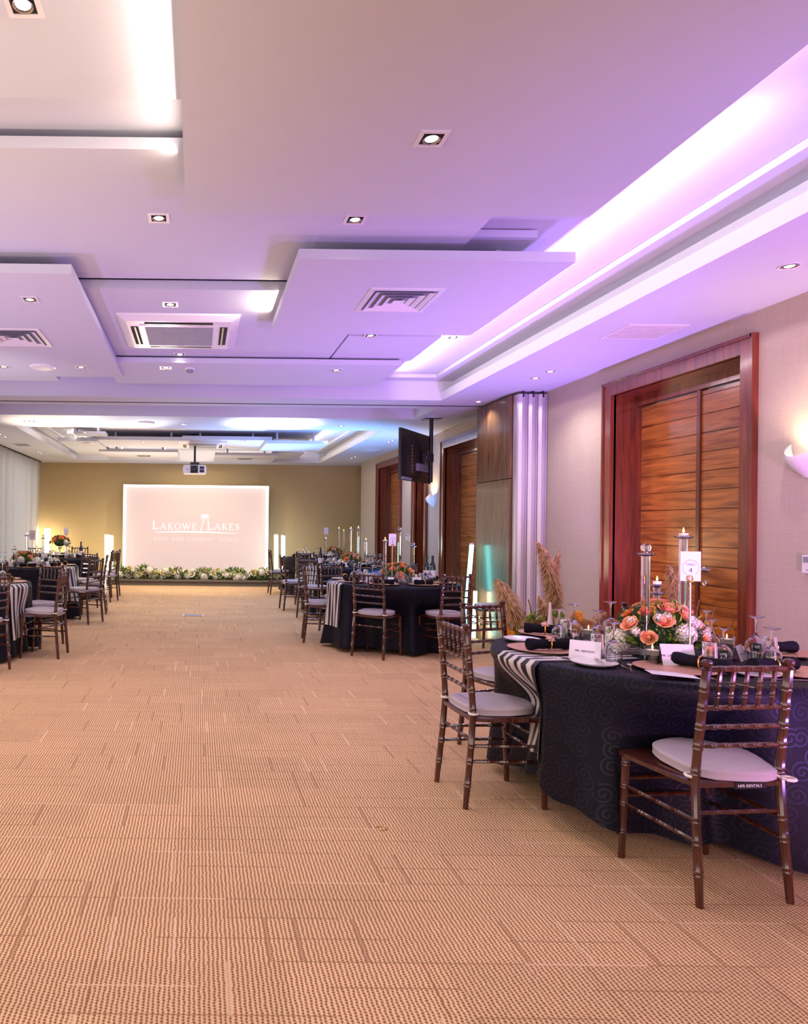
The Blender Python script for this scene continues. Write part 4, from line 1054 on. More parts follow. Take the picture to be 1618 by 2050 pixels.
def tablecloth(cx, cy, seed, label, lift=None):
    b_ = MB(); nu = 240; pts = []; uv = []
    rows = [(.02, 0), (.4, 0), (.70, 0)]
    for fr, _ in rows:
        for i in range(nu): a = 2 * pi * i / nu; pts.append((fr * cos(a), fr * sin(a), TZ)); uv.append((fr * cos(a), fr * sin(a)))
    nv = 26
    for j in range(nv):
        u = j / (nv - 1)
        for i in range(nu):
            a = 2 * pi * i / nu; hem = cloth_hem(a, seed)
            if lift: hem += lift(a)
            if j == 0: r, z = RT - .008, TZ - .001
            elif j == 1: r, z = RT + .006, TZ - .010
            else: uu = (j - 1) / (nv - 2); r = cloth_r(a, uu, seed); z = TZ - .010 - (TZ - .010 - hem) * uu
            pts.append((r * cos(a), r * sin(a), z)); uv.append((a * RT * 1.0, z))
    # seam-safe uv: duplicate nothing, wrap is hidden at angle 0 facing the wall
    b_.grid(pts, nu, 3 + nv, True, uvs=uv)
    b_.add([(0, 0, TZ)] + [(.02 * cos(2 * pi * i / nu), .02 * sin(2 * pi * i / nu), TZ) for i in range(nu)], [(0, 1 + i, 1 + (i + 1) % nu) for i in range(nu)], [(0, 0)] * (nu + 1))
    o = b_.build('tablecloth', M['cloth'], None, 70); o.location = (cx, cy, 0)
    return tag(o, label, 'tablecloth')
def table(cx, cy, label):
    root = empty('round_table', (cx, cy, 0), 0, label, 'table')
    MB().lathe([(.001, .735), (.735, .735), (.745, .745), (.745, .758), (.74, .762), (.001, .762)], 40, cap=False).build('tabletop', M['legmetal'], root)
    for k in range(4):
        a = radians(45 + 90 * k); b_ = MB(); b_.tube([(.55 * cos(a), .55 * sin(a), .05), (.52 * cos(a), .52 * sin(a), .74)], .014, 10)
        L = b_.build('leg', M['legmetal'], root); MB().tube([(.55 * cos(a), .55 * sin(a), 0), (.55 * cos(a), .55 * sin(a), .055)], .017, 10).build('foot_cap', M['black'], L)
    return root
LIFT = lambda a: .15 * math.exp(-(((a % (2 * pi)) - radians(192)) / .55) ** 2) + .05 * math.exp(-(((a % (2 * pi)) - radians(219)) / .12) ** 2)
def runner(cx, cy, seed, ang, w_, label, drop=.52, both=False, off=0.0, lift=None):
    b_ = MB(); A = radians(ang); d = Vector((cos(A), sin(A))); pn = Vector((-d.y, d.x)); nu = 41; pts = []; uv = []; nv = 0
    ts = [-.2 + .06 * k for k in range(30)]
    cols = []
    for i in range(nu):
        s_ = off + (-.5 + i / (nu - 1)) * w_; te = sqrt(max(0, (RT - .004) ** 2 - s_ * s_)); col = []
        for k in range(10): t_ = te * (-.25 + 1.25 * k / 9); q = d * t_ + pn * s_; col.append((q.x, q.y, TZ + .003))
        e = d * te + pn * s_; th = atan2(e.y, e.x)
        for k in range(1, 25):
            dz = drop * k / 24; hem = cloth_hem(th, seed) + (lift(th) if lift else 0); u = dz / (TZ - hem)
            r = cloth_r(th, u, seed) + .013 + .004 * sin(i * .5 + k * .2); col.append((r * cos(th), r * sin(th), TZ - .002 - dz))
        cols.append(col)
    nv = len(cols[0])
    for j in range(nv):
        for i in range(nu): pts.append(cols[i][j]); uv.append((i / (nu - 1), j / nv))
    b_.grid(pts, nu, nv, uvs=uv)
    o = b_.build('table_runner', M['stripe'], None, 70); o.location = (cx, cy, 0); return tag(o, label, 'table runner')

# ---- tableware prototypes
def make_wine():
    root = empty('wine_glass')      # standing upside down: rim on the cloth, foot on top
    o_ = [(.029, 0), (.036, .030), (.040, .060), (.036, .085), (.022, .105), (.007, .118), (.004, .130), (.0038, .175), (.006, .188), (.030, .196), (.034, .198)]
    i_ = [(.033, .1995), (.001, .2000)]
    MB().lathe(o_ + i_, 18, cap=False).lathe([(.001, .112), (.018, .104), (.0335, .085), (.0380, .060), (.0342, .030), (.0272, 0), (.029, 0)], 18, cap=False).build('glass', M['glass'], root)
    return root
def make_tumbler():
    root = empty('tumbler')
    MB().lathe([(.001, .122), (.026, .122), (.029, .118), (.036, .0), (.0335, 0), (.0265, .105), (.001, .108)], 18, cap=False).build('glass', M['glass'], root); return root
def one(mb, name, m_): root = empty(name); mb.build('body', m_, root); return root
def make_charger():
    root = empty('charger_plate'); MB().lathe([(.06, 0), (.11, .001), (.165, .012), (.168, .015), (.160, .0165), (.112, .006), (.001, .005)], 32, cap=False).build('plate', M['charger'], root); return root
def make_sidep():
    root = empty('side_plate'); MB().lathe([(.045, 0), (.07, .002), (.098, .014), (.100, .017), (.094, .016), (.066, .006), (.001, .005)], 32, cap=False).build('plate', M['china'], root); return root
def make_napkin(fl=False):
    root = empty('rolled_napkin'); b_ = MB(); n = 9
    path = [(-.115 + .23 * k / (n - 1), 0, .030) for k in range(n)]
    b_.tube(path, [.024 + .007 * abs(-1 + 2 * k / (n - 1)) ** 2 + .002 * (k % 2) for k in range(n)], 10); b_.build('cloth_roll', M['napkin'], root)
    r_ = MB(); pp = [(0.0, cos(2 * pi * k / 14) * .028, .030 + sin(2 * pi * k / 14) * .028) for k in range(15)]; r_.tube(pp, .004, 6)
    R_ = r_.build('napkin_ring', M['gold'], root)
    if fl:
        g_ = MB(); T = Matrix.Translation((0, -.012, .058)) @ Matrix.Rotation(radians(35), 4, 'X')
        for k in range(8): a = 2 * pi * k / 8; g_.add([T @ Vector((0, 0, .002)), T @ Vector((cos(a - .35) * .018, sin(a - .35) * .018, .003)), T @ Vector((cos(a) * .028, sin(a) * .028, .001)), T @ Vector((cos(a + .35) * .018, sin(a + .35) * .018, .003))], [(0, 1, 2, 3)])
        g_.lathe([(.011, .0), (.012, .006), (.006, .010), (.001, .011)], 8, T=T, cap=False); g_.build('flower_brooch', M['charger'], R_, 0)
    return root
def make_fork():
    root = empty('fork'); b_ = MB()
    b_.add([(-.004, -.10, .004), (.004, -.10, .004), (.003, .02, .008), (-.003, .02, .008), (-.010, .045, .007), (.010, .045, .007), (-.011, .06, .009), (.011, .06, .009)], [(0, 1, 2, 3), (3, 2, 5, 4), (4, 5, 7, 6)])
    for k in range(4): x = -.0095 + k * .00633; b_.box((x - .0014, .058, .0075), (x + .0014, .098, .010))
    b_.box((-.004, -.10, .002), (.004, .02, .0045)); b_.build('cutlery', M['steel'], root, 0); return root
def make_knife():
    root = empty('table_knife'); b_ = MB(); b_.box((-.004, -.11, .001), (.004, -.01, .006)); b_.add([(-.004, -.01, .004), (.006, -.01, .004), (.008, .09, .003), (-.003, .11, .003), (-.004, -.01, .002), (.006, -.01, .002), (.008, .09, .001), (-.003, .11, .001)], [(0, 1, 2, 3), (7, 6, 5, 4), (1, 5, 6, 2), (0, 3, 7, 4), (2, 6, 7, 3)])
    b_.build('cutlery', M['steel'], root, 0); return root
def make_placecard(text=None):
    root = empty('place_card'); b_ = MB()
    b_.add([(-.055, -.024, 0), (.055, -.024, 0), (.055, 0, .075), (-.055, 0, .075), (-.055, .024, 0), (.055, .024, 0), (-.055, -.0225, 0), (.055, -.0225, 0), (.055, .0, .0735), (-.055, 0, .0735)], [(0, 1, 2, 3), (3, 2, 5, 4)])
    b_.build('folded_card', M['card'], root, 0)
    if text:
        me_ = text_mesh(text, .0105 if len(text) > 5 else .02, .0002); me_.materials.append(M['ink']); t_ = link('lettering', me_, root, (0, -.0145, .033)); t_.rotation_euler = (atan2(.075, .024), 0, 0)
    else: MB().add([(-.035, -.0148, .031), (.035, -.0148, .031), (.035, -.0138, .034), (-.035, -.0138, .034)], [(0, 1, 2, 3)]).build('lettering', M['ink'], root, 0)
    return root
def make_votive():
    root = empty('votive_candle'); MB().lathe([(.033, 0), (.036, .085), (.0335, .085), (.0305, .005), (.001, .005), ], 18, cap=False).lathe([(.001, .0), (.033, 0)], 18, cap=False).build('glass_holder', M['glass'], root)
    c_ = MB().lathe([(.028, .045), (.029, .068), (.001, .069)], 14).build('candle', M['wax'], root); MB().lathe([(.001, .072), (.004, .078), (.003, .086), (.0008, .095)], 8, cap=False).build('flame', M['flame'], c_); return root
def make_pillar(h, top='candle', r=.0195, seg=16):
    root = empty('crystal_candlestick')
    MB().lathe([(.055, 0), (.055, .008), (.02, .014)], seg).build('foot', M['crystal'], root)
    MB().lathe([(r, .012), (r, h - .012)], seg).build('column', M['crystal'], root)
    MB().lathe([(.012, h - .012), (.03, h - .008), (.047, h + .001), (.046, h + .004), (.001, h)], seg, cap=False).build('drip_plate', M['crystal'], root)
    if top == 'candle':
        c_ = MB().lathe([(.022, h + .001), (.023, h + .018), (.001, h + .020)], 14).build('candle', M['wax'], root); MB().lathe([(.001, h + .021), (.0055, h + .029), (.004, h + .038), (.0008, h + .050)], 8, cap=False).build('flame', M['flame'], c_)
    elif top == 'ball':
        b_ = MB(); b_.lathe([(.012, h + .001), (.010, h + .008)], 8); b_.sphere((0, 0, h + .030), .024, 8, 5); b_.build('crystal_finial', M['crystal'], root, 0)
    elif top == 'stack':
        b_ = MB(); b_.lathe([(.016, h + .001), (.022, h + .02), (.014, h + .038), (.030, h + .042), (.032, h + .046), (.001, h + .046)], 12, cap=False); b_.build('upper_cup', M['crystal'], root)
        c_ = MB().lathe([(.020, h + .047), (.021, h + .062), (.001, h + .064)], 14).build('candle', M['wax'], root); MB().lathe([(.001, h + .065), (.0055, h + .072), (.004, h + .080), (.0008, h + .092)], 8, cap=False).build('flame', M['flame'], c_)
    return root
def make_cardstand(num, h=.54, w_=.085, ch=.14):
    root = empty('table_number_stand')
    MB().lathe([(.035, 0), (.035, .006), (.005, .010), (.0045, h - ch * .3), (.001, h - ch * .3)], 14, cap=False).build('pole', M['steel'], root)
    hs = MB(); pp = [(sin(a) * .013, -.006, h - ch * .5 + .012 + cos(a) * -.015) for a in [radians(-150 + 300 * k / 14) for k in range(15)]]; hs.tube(pp, .0035, 6); hs.build('horseshoe_clip', M['gold'], root)
    cd_ = MB().box((-w_ / 2, -.001, h - ch / 2), (w_ / 2, .0005, h + ch / 2)).build('number_card', M['card'], root, 0)
    for (tx, s_, dz) in ((num, .032, -.030), ('TABLE', .0135, .004)):
        me_ = text_mesh(tx, s_, .0002); me_.materials.append(M['ink']); t_ = link('lettering', me_, cd_, (0, -.0014, h + dz)); t_.rotation_euler = (pi / 2, 0, 0)
    wr = MB()
    for k in range(26):
        a = radians(-60 + 300 * k / 25 * 1.0); r1 = .033; 
        T = Matrix.Translation((cos(a) * r1, -.0016, h - .008 + sin(a) * r1 * 1.15)) @ Matrix.Rotation(-a + .6 * (k % 3), 4, 'Y')
        if 230 < (math.degrees(a) % 360) < 310: continue
        wr.box((-.0022, 0, -.0010), (.0022, .0006, .0012), 0, T)
    wr.build('wreath_print', M['ink'], cd_, 0)
    return root
WG, TUM, CHG, SPL, NAP, NAPF, FK, KN, VOT = make_wine(), make_tumbler(), make_charger(), make_sidep(), make_napkin(), make_napkin(True), make_fork(), make_knife(), make_votive()
PCB = make_placecard()

TABLES = {
 4: (2.36, 3.62, 1.3, 'round table with striped runner in the right foreground', 'near swirl-patterned dark navy tablecloth on the foreground table'),
 6: (2.33, 8.33, 2.2, 'middle right round table with number card 6', 'dark tablecloth on the middle right table'),
 8: (2.55, 11.6, 3.0, 'second far right round table, beyond the one with card 6', 'dark tablecloth on the round table just beyond the middle right one'),
 10: (2.60, 14.8, .4, 'farthest round table on the right near the screen', 'dark tablecloth on the farthest right table'),
 1: (-2.58, 7.55, 1.9, 'near left round table cut by the picture edge', 'dark tablecloth of the near left table at the picture edge'),
 11: (-2.60, 10.7, 4.2, 'middle left round table with number card 11', 'dark blue tablecloth on the middle left table'),
 9: (-2.68, 13.6, 5.1, 'far left round table close to the ochre wall', 'dark tablecloth on the far left table before the ochre wall')}
for k, (cx_, cy_, sd_, l1, l2) in TABLES.items():
    table(cx_, cy_, l1); chair_deficits(cx_, cy_, sd_)
    lf = LIFT if k == 4 else None
    tablecloth(cx_, cy_, sd_, l2, lf)
runner(2.36, 3.62, 1.3, 189, .30, 'black and white striped runner hanging over the left of the foreground table', .48, lift=LIFT)
runner(2.33, 8.33, 2.2, 196, .34, 'striped runner hanging over the left side of the middle right table', .5)
runner(2.55, 11.6, 3.0, 205, .34, 'striped runner hanging on the left of the second far right table', .55)
runner(-2.58, 7.55, 1.9, -18, .36, 'striped runner hanging over the right side of the near left table', .55)
runner(-2.60, 10.7, 4.2, -25, .36, 'pale blue striped runner on the right of the middle left table', .5)

# ---- foreground table 4: everything placed from the photograph
def T4(px, py, dz=0): return W(px, py, z=TZ + dz) + Vector((0, 0, .0015))
g4 = 'settings on the foreground table'
def pl4(proto, px, py, rz, label, cat, group=None, dz=0): return place(proto, T4(px, py, dz), radians(rz), label, cat, group)
centerpiece((2.38, 3.60, TZ + .001), 'lush centrepiece of coral roses and white blooms on the foreground table', .205, .27, 3, (0, 1, 0, 1, 1), 1.0)
def pillar(x, y_, h, top, label, group=None, z0=TZ + .001, seg=16):
    o = make_pillar(h, top, seg=seg); o.location = (x, y_, z0); tag(o, label, 'candlestick', group); return o
pillar(2.245, 3.50, .520, 'ball', 'clear crystal candlestick topped by a crystal ball above the foreground roses')
pillar(2.585, 3.72, .606, 'candle', 'tallest crystal candlestick with lit candle behind the table card 4')
pillar(2.50, 3.80, .300, 'stack', 'short crystal candlestick with lit candle behind the foreground roses')
o = make_cardstand('4', .470); o.location = (2.335, 3.31, TZ + .001); o.rotation_euler = (0, 0, radians(-14)); tag(o, 'table card reading 4 on a slim stand among the foreground roses', 'table number')
chg4 = [(1352, 1343, 0), (1085, 1303, 0), (1098, 1272, 0), (1560, 1310, 0), (1600, 1350, 0)]
lbs = ['glittering rose-gold charger plate at the front of the foreground table', 'gold charger plate beside the striped runner', 'gold charger plate at the far left of the foreground table', 'gold charger plate at the far right of the foreground table', 'gold charger plate at the right behind the foreground chair']
for (x, y_, _), lb in zip(chg4, lbs): pl4(CHG, x, y_, 0, lb, 'plate', 'charger plates on the foreground table')
def onplate(proto, x, y_, rz, label, cat, dx=0, dy=0): q = T4(x, y_); return place(proto, q + Vector((dx, dy, .0075)), radians(rz), label, cat)
onplate(NAP, 1350, 1342, -62, 'rolled black napkin with gold ring on the front charger', 'napkin', .125, .0)
onplate(NAPF, 1085, 1303, 8, 'rolled black napkin with jewelled gold flower ring by the striped runner', 'napkin', .03, -.01)
onplate(NAPF, 1098, 1272, -24, 'rolled black napkin on the far left charger of the foreground table', 'napkin', -.02, 0)
onplate(NAP, 1560, 1310, 4, 'rolled black napkin on the far right charger', 'napkin', -.03, 0)
onplate(NAP, 1600, 1350, 12, 'rolled black napkin at the right behind the foreground chair', 'napkin', -.09, .03)
mc = MB(); mc.add([(-.045, -.09, 0), (.045, -.09, 0), (.045, .09, 0), (-.045, .09, 0), (-.045, -.09, .002), (.045, -.09, .002), (.045, .09, .002), (-.045, .09, .002)], [(3, 2, 1, 0), (4, 5, 6, 7), (0, 1, 5, 4), (1, 2, 6, 5), (2, 3, 7, 6), (3, 0, 4, 7)])
q = T4(1345, 1358); o = mc.build('menu_card', M['card'], None, 0); o.location = q + Vector((0, .0, .016)); o.rotation_euler = (radians(3), 0, radians(75)); tag(o, 'white menu card lying on the front rose-gold charger', 'menu')
pl4(SPL, 1189, 1332, 0, 'white side plate at the front left of the foreground table', 'plate', 'side plates')
pl4(SPL, 1046, 1284, 0, 'white side plate at the far left edge of the foreground table', 'plate', 'side plates')
pl4(SPL, 1512, 1352, 0, 'white side plate behind the spindles of the foreground chair', 'plate', 'side plates')
for (x, y_, r_, lb) in [(1246, 1336, -8, 'left fork before the front charger'), (1262, 1338, -30, 'right fork before the front charger'), (1152, 1322, 60, 'fork beside the name card by the runner'), (1200, 1325, -18, 'fork lying on the front left side plate'), (1455, 1368, 25, 'fork beside the front napkin')]:
    onp = .012 if 'on the' in lb and 'plate' in lb else 0
    pl4(FK, x, y_, r_, lb, 'fork', 'forks on the foreground table', onp)
for (x, y_, r_, lb) in [(1110, 1320, 78, 'knife lying beside the striped runner'), (1085, 1292, 105, 'knife between the two left chargers'), (1565, 1362, 80, 'knife at the right of the foreground table')]: pl4(KN, x, y_, r_, lb, 'knife', 'knives on the foreground table')
wg4 = [(1119, 1292, 'upturned wine glass nearest the left end of the foreground table'), (1149, 1285, 'tall upturned wine glass before the orange flower'), (1228, 1330, 'upturned wine glass left of the ivory blooms'),
       (1197, 1290, 'upturned wine glass behind the front tumbler'), (1222, 1280, 'upturned wine glass in front of the mahogany door lining'), (1425, 1310, 'upturned wine glass right of the table card 4'),
       (1448, 1335, 'upturned wine glass above the front napkin'), (1414, 1295, 'upturned wine glass behind the table card pole'), (1513, 1325, 'tall upturned wine glass against the pink wall at right'), (1545, 1345, 'shorter upturned wine glass against the pink wall at right')]
for i, (x, y_, lb) in enumerate(wg4): place(WG, T4(x, y_), 0, lb, 'wine glass', 'wine glasses on the foreground table', [.98, 1.08, 1.0, .95, 1.1, .9, .9, 1.0, 1.12, 1.0][i])
tm4 = [(1133, 1283, 'upturned tumbler beside the left wine glasses'), (1196, 1318, 'upturned tumbler right of the tilted name card'), (1420, 1338, 'front upturned tumbler right of the name card'), (1410, 1300, 'upturned tumbler behind the card pole'), (1541, 1325, 'upturned tumbler at the right end of the foreground table'), (1224, 1300, 'upturned tumbler left of the roses')]
for x, y_, lb in tm4: place(TUM, T4(x, y_), 0, lb, 'tumbler', 'tumblers on the foreground table', 1.0)
for (x, y_, lb) in [(1306, 1330, 'lit glass votive standing before the ivory flowers'), (1178, 1285, 'lit glass votive behind the tumblers at left'), (1402, 1290, 'lit glass votive at the right of the roses'), (1455, 1305, 'glass votive at far right by the orange daisies')]: pl4(VOT, x, y_, 0, lb, 'candle', 'votives on the foreground table')
pc = make_placecard('MR. LAGIRE OLATUNRA'); pc.location = T4(1354, 1333); pc.rotation_euler = (0, 0, radians(-6)); pc.scale = (1.35,) * 3; tag(pc, 'white name card standing behind the front charger', 'place card')
pc = make_placecard('MR. ABIODUN'); pc.location = T4(1172, 1322); pc.rotation_euler = (0, 0, radians(-38)); pc.scale = (1.25,) * 3; tag(pc, 'tilted name card between the runner and the tumbler', 'place card')
place(PCB, T4(1478, 1322), radians(40), 'name card behind the front wine glasses at right', 'place card')

# ---- other tables
def dress(key, pill, card, cardpos, fl, flpos, n=8, seed=1, flk=(0, 1, 0, 1), tall=0, off=0, extra=''):
    cx_, cy_ = TABLES[key][:2]; nm = {6: 'the middle right table', 8: 'the second far right table', 10: 'the farthest right table', 1: 'the near left table', 11: 'the middle left table', 9: 'the far left table'}[key]
    r_ = random.Random(seed); z = TZ + .0015
    SIDE = ['right', 'far right', 'far', 'far left', 'left', 'near left', 'near', 'near right']
    for k in range(n):
        a = 2 * pi * k / n + off; d = Vector((cos(a), sin(a), 0)); t_ = Vector((-d.y, d.x, 0)); c_ = Vector((cx_, cy_, z))
        sd_ = SIDE[int(round((a % (2 * pi)) / (pi / 4))) % 8] + ' seat of ' + nm
        place(CHG, c_ + d * .57, 0, 'gold charger plate at the ' + sd_, 'plate', 'charger plates on ' + nm)
        place(NAP, c_ + d * .57 + Vector((0, 0, .0075)), a + pi / 2 + r_.uniform(-.4, .4), 'rolled black napkin at the ' + sd_, 'napkin', 'napkins on ' + nm)
        place(PCB, c_ + d * .37 + t_ * .06, a + pi / 2 + r_.uniform(-.2, .2), 'white name card at the ' + sd_, 'place card', 'name cards on ' + nm)
        place(WG, c_ + d * .42 + t_ * .20, 0, 'upturned wine glass, outer one at the ' + sd_, 'wine glass', 'wine glasses on ' + nm, 1.05)
        if k % 2: place(WG, c_ + d * .36 + t_ * .17 - t_ * .06, 0, 'upturned wine glass, inner one at the ' + sd_, 'wine glass', 'wine glasses on ' + nm, 1.0)
        else: place(TUM, c_ + d * .35 + t_ * .14, 0, 'upturned tumbler at the ' + sd_, 'tumbler', 'tumblers on ' + nm)
    for (x, y_, h, top, lb) in pill: pillar(cx_ + x, cy_ + y_, h, top, lb, None, z, 10)
    if card: o = make_cardstand(card, cardpos[2]); o.location = (cx_ + cardpos[0], cy_ + cardpos[1], z); tag(o, 'table card number %s on %s' % (card, nm), 'table number')
    centerpiece((cx_ + flpos[0], cy_ + flpos[1], z), fl, .19, .22, seed, flk, .5, tall)
    for (x, y_, w_) in ((-.18, -.20, 'left'), (.24, -.12, 'right')): place(VOT, (cx_ + x, cy_ + y_, z), 0, 'lit votive %s of the flowers on ' % w_ + nm, 'candle', 'votives on ' + nm)
dress(6, [(-.13, -.13, .48, 'candle', 'crystal candlestick with candle behind the card of the middle right table'), (.12, .15, .60, 'ball', 'tallest crystal candlestick on the middle right table'), (.27, .1, .42, 'ball', 'crystal-ball candlestick right of the roses on the middle right table')],
      '6', (-.10, -.33, .50), 'coral rose centrepiece on the middle right table', (.06, -.02), 8, 21, off=.35)
dress(8, [(-.02, -.05, .60, 'candle', 'crystal candlestick at centre of the second far right table'), (.22, -.1, .42, 'candle', 'short right candlestick of the second far right table'), (.14, .1, .62, 'candle', 'tall right candlestick of the second far right table')],
      None, None, 'orange rose centrepiece on the second far right table', (.0, .0), 8, 22, off=.2)
dress(10, [(.35, -.2, .60, 'candle', 'thin candlestick, tallest on the farthest right table'), (.45, -.2, .55, 'candle', 'second tall candlestick on the farthest right table'), (.05, -.3, .38, 'ball', 'short candlestick below card 8')],
      '8', (.10, -.10, .56), 'dusty orange centrepiece on the farthest right table', (.28, .0), 8, 23, off=.1)
dress(1, [], None, None, 'coral centrepiece on the near left table', (-.2, .0), 8, 24, off=.0)
dress(11, [(.02, -.12, .46, 'candle', 'left crystal candlestick on the middle left table'), (.24, -.02, .42, 'ball', 'right crystal candlestick on the middle left table'), (-.15, -.2, .25, 'ball', 'low candlestick at left of the middle left table')],
      '11', (.13, -.25, .47), 'coral and orange rose centrepiece on the middle left table', (-.03, -.1), 8, 25, off=.25)
dress(9, [(.1, .1, .3, 'candle', 'crystal candlestick beside the tall flowers of the far left table')],
      '9', (.14, -.10, .50), 'tall crimson and orange bouquet on a clear vase, far left table', (.0, .0), 8, 26, (3, 0, 4, 3), .20, off=.15)
def bottle(loc, label, rz=0, lean=0):
    root = empty('wine_bottle', loc, 0, label, 'bottle'); root.rotation_euler = (0, lean, 0)
    MB().lathe([(.036, 0), (.037, .01), (.037, .18), (.030, .21), (.015, .24), (.0135, .30), (.015, .302), (.015, .31), (.001, .311)], 16).build('bottle_body', M['bottle'], root)
    MB().lathe([(.0376, .06), (.0376, .14)], 16, cap=False).build('label_band', M['card'], root); MB().lathe([(.0150, .245), (.0158, .312), (.001, .3125)], 12, cap=False).build('foil', M['black'], root)
bottle((2.72, 8.30, TZ + .002), 'dark wine bottle, left of the pair on the middle right table'); bottle((2.80, 8.32, TZ + .002), 'dark wine bottle, right of the pair on the middle right table')
bottle((1.98, 11.25, TZ + .002), 'dark green bottle on the left edge of the second far right table')
bottle((-2.2, 13.2, TZ + .002), 'small dark bottle on the far left table')

# ================================================================== DRIED ARRANGEMENT BEHIND TABLE 4
def plume_mesh(L, w_, bend, seed, n=900):
    b_ = MB(); r_ = random.Random(seed); side = Vector((bend, 0, 0))
    def ax(t): return Vector((bend * t * t * L, .04 * L * sin(2 * t), L * t * (1 - .25 * abs(bend) * t)))
    for _ in range(n):
        t = r_.uniform(.02, .97) ** .9; p0 = ax(t); a = r_.uniform(0, 2 * pi)
        env = w_ * 1.25 * (sin(pi * min(1, .12 + t * .9)) ** .6) * (1.05 - .35 * t); l = env * r_.uniform(.6, 1.25)
        out = Vector((cos(a), sin(a), 0)); tan = (ax(min(1, t + .02)) - ax(t)).normalized()
        d1 = (out * .8 + tan * .9).normalized(); d2 = (out + tan * .1 + Vector((0, 0, -.9)) + side * .5).normalized()
        p1 = p0 + d1 * l * .6; p2 = p1 + d2 * l * .6; wv = d1.cross(Vector((0, 0, 1))).normalized() * .0017
        b_.add([p0 - wv, p0 + wv, p1 + wv * 1.4, p1 - wv * 1.4, p2 + wv * .3, p2 - wv * .3], [(0, 1, 2, 3), (3, 2, 4, 5)])
    return b_.mesh('plume', M['pampas'], 0), [ax(k / 10) for k in range(11)]
da = empty('dried_flower_arrangement', (2.56, 4.98, 0), 0, 'tall dried arrangement of pampas plumes, palm fans and orange flowers behind the foreground table', 'flower arrangement')
MB().lathe([(.12, 0), (.14, .02), (.17, .30), (.14, .55), (.10, .62), (.11, .66), (.095, .66), (.09, .6)], 24, cap=False).build('floor_vase', M['vase'], da)
def plume(base, top, w_, bend, seed, parent=da, n=900):
    base, top = Vector(base) - da.location, Vector(top) - da.location; d = top - base; L = d.length
    me_, axp = plume_mesh(L, w_, bend, seed, int(n * 1.5)); e_end = axp[-1]
    o = link('pampas_plume', me_, parent, base); qd = e_end.rotation_difference(d); o.rotation_euler = qd.to_euler(); s_ = L / e_end.length; o.scale = (s_,) * 3
    st_ = MB().tube(axp, [.0035] * 8 + [.002] * 3, 5).build('stem', M['stem'], o)
    lo_ = MB().tube([Vector((0, 0, .55)) , base.lerp(Vector((0, 0, .55)), .4) , base], .004, 5).build('stem', M['stem'], parent)
    return o
yy = 4.98
def P(px, py, dy=0): return W(px, py, Y=yy + dy)
plume(P(1108, 1215), P(1074, 1082), .085, -.25, 1, n=1300)
plume(P(1105, 1225, .1), P(1122, 1100, .1), .060, .15, 2)
plume(P(1040, 1262, -.1), P(992, 1158, -.1), .095, -.15, 3, n=1400)
plume(P(1095, 1265, -.05), P(1078, 1192, -.05), .06, -.3, 4)
plume(P(1120, 1230, .1), P(1110, 1150, .1), .06, .1, 8)
plume(P(1368, 1260, .3), P(1338, 1128, .3), .09, -.2, 5, n=1300)
plume(P(1360, 1255, .3), P(1352, 1160, .35), .06, .1, 6)
plume(P(1190, 1262, .3), P(1215, 1225, .3), .05, .6, 7)
def fan(c_, r, a0, a1, n, tilt, label=None):
    b_ = MB(); c_ = Vector(c_) - da.location
    for k in range(n):
        a, b2 = radians(a0 + (a1 - a0) * k / n), radians(a0 + (a1 - a0) * (k + 1) / n); m_ = (a + b2) / 2
        pt = lambda an, rr, o_: c_ + Vector((cos(an) * rr, o_, sin(an) * rr))
        rr = r * (1 - .03 * (k % 3))
        for dd in (0, .002):
            b_.add([pt(m_, .01, dd), pt(a, rr, .012 + dd), pt(m_, rr * 1.04, -.008 + dd), pt(b2, rr, .012 + dd)], [(0, 1, 2), (0, 2, 3)])
    return b_.build('palm_fan', M['palm'], da, 0)
fan(P(1078, 1286), .17, 55, 150, 22, 0)
fan(P(1052, 1290, .05), .15, 95, 165, 16, 0)
fan(P(1168, 1285, .1), .17, 20, 160, 26, 0)
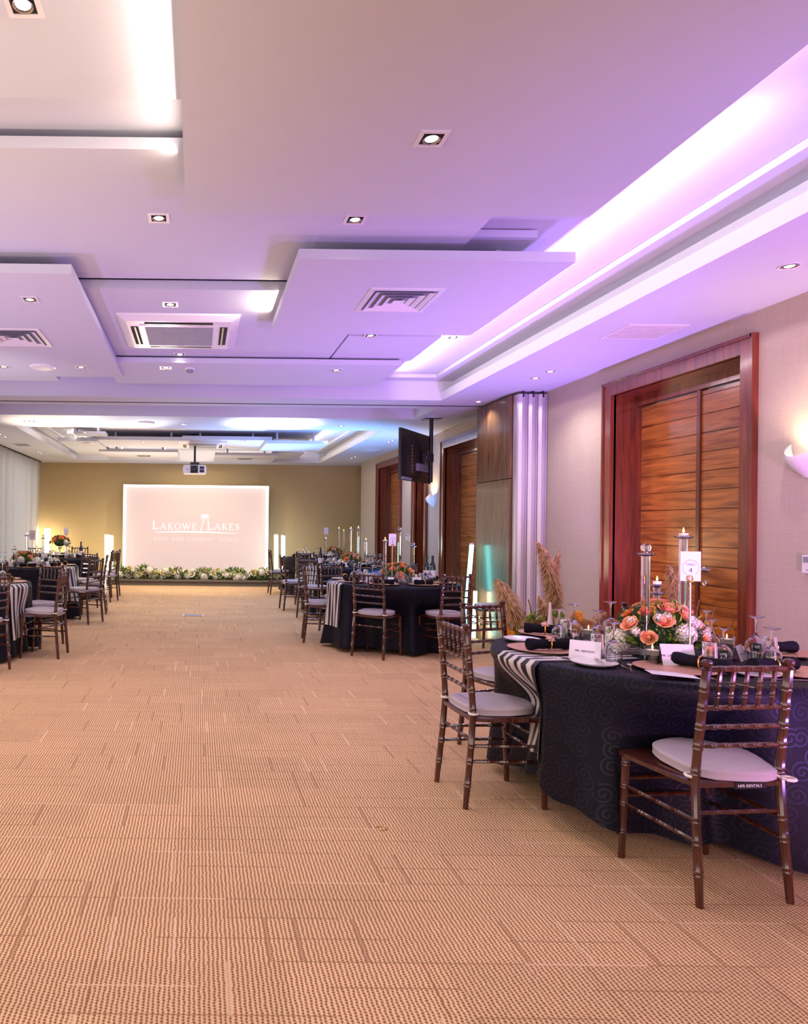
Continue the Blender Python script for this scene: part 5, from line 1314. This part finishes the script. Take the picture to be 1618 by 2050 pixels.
def bloom(px, py, dy, m_, s_):
    q = P(px, py, dy) - da.location; b_ = MB()
    for lay in range(3):
        n = 16
        for k in range(n):
            a = 2 * pi * (k + .5 * lay) / n; r1 = .042 * (1 - .22 * lay); z = .006 * lay + .004
            b_.add([(0, 0, z - .002), (cos(a - .13) * r1 * .7, sin(a - .13) * r1 * .7, z + .006), (cos(a) * r1, sin(a) * r1, z + .002), (cos(a + .13) * r1 * .7, sin(a + .13) * r1 * .7, z + .006)], [(0, 1, 2, 3)])
    b_.sphere((0, 0, .012), .011, 8, 4); o = b_.build('orange_bloom', M[m_], da, 0); o.location = q; o.scale = (s_,) * 3; aim_z(o, (-.3 + .3 * rnd.random(), -1, .35))
    MB().tube([(0, 0, .5), q * .6 + Vector((0, .02, .18)), q + Vector((0, .01, 0))], .003, 5).build('stem', M['stem'], da)
for (a, b_, s_, dy) in [(1011, 1262, 1.0, -.1), (1022, 1272, 1.1, -.12), (1006, 1250, .8, -.1), (1155, 1234, 1.3, .1), (1148, 1240, .9, .1), (1462, 1268, 1.3, .5), (1440, 1262, .9, .5), (1412, 1250, 1.0, .5), (1420, 1266, 1.0, .5)]: bloom(a, b_, dy, 'orange', s_)
lf = MB()
def gen(q): return Vector((q.uniform(-.32, .05), q.uniform(-.2, .1), q.uniform(.58, .80))), Vector((q.uniform(-1, .3), q.uniform(-1, 0), q.uniform(-.3, 1)))
leafy(lf, 160, gen, (.05, .10), 0, 12, .35); lf.build('foliage', M['leaf'], da, 0)
for (a, b2) in [((1058, 1200), (1075, 1270)), ((1390, 1260), (1400, 1200)), ((1420, 1255), (1432, 1215)), ((1462, 1262), (1470, 1236))]:
    MB().tube([P(*a, .3 if a[0] > 1300 else 0) - da.location, P(*b2, .3 if a[0] > 1300 else 0) - da.location], .004, 5).build('twig', M['stem'], da)
bv = empty('bud_vase', T4(1101, 1268), 0, 'slim pale bud vase rising behind the far left napkin', 'vase')
MB().lathe([(.024, 0), (.020, .01), (.013, .08), (.008, .15), (.006, .19), (.001, .19)], 14).build('vase_body', M['vase'], bv)

# ================================================================== SMALL FLOOR THINGS
q = W(387, 1232.5, z=0); fb = empty('floor_box', q, 0, 'steel floor socket box let into the carpet', 'floor socket')
MB().box((-.165, -.11, 0), (.165, .11, .006)).build('frame', M['steel'], fb, 0); MB().box((-.14, -.085, .005), (.14, .085, .009)).build('lid', M['grey'], fb, 0)
q = W(764, 1659, z=0); o = MB().tube([(cos(2 * pi * k / 18) * .026, sin(2 * pi * k / 18) * .020, .002) for k in range(19)], .0018, 6).build('rubber_band', M['gold'], None); o.location = q; tag(o, 'thin yellow ring lying on the open carpet', 'rubber band')
q = W(50, 1262, z=0)
for p_ in set(PROTOS):
    if '_used' in p_: del p_['_used']
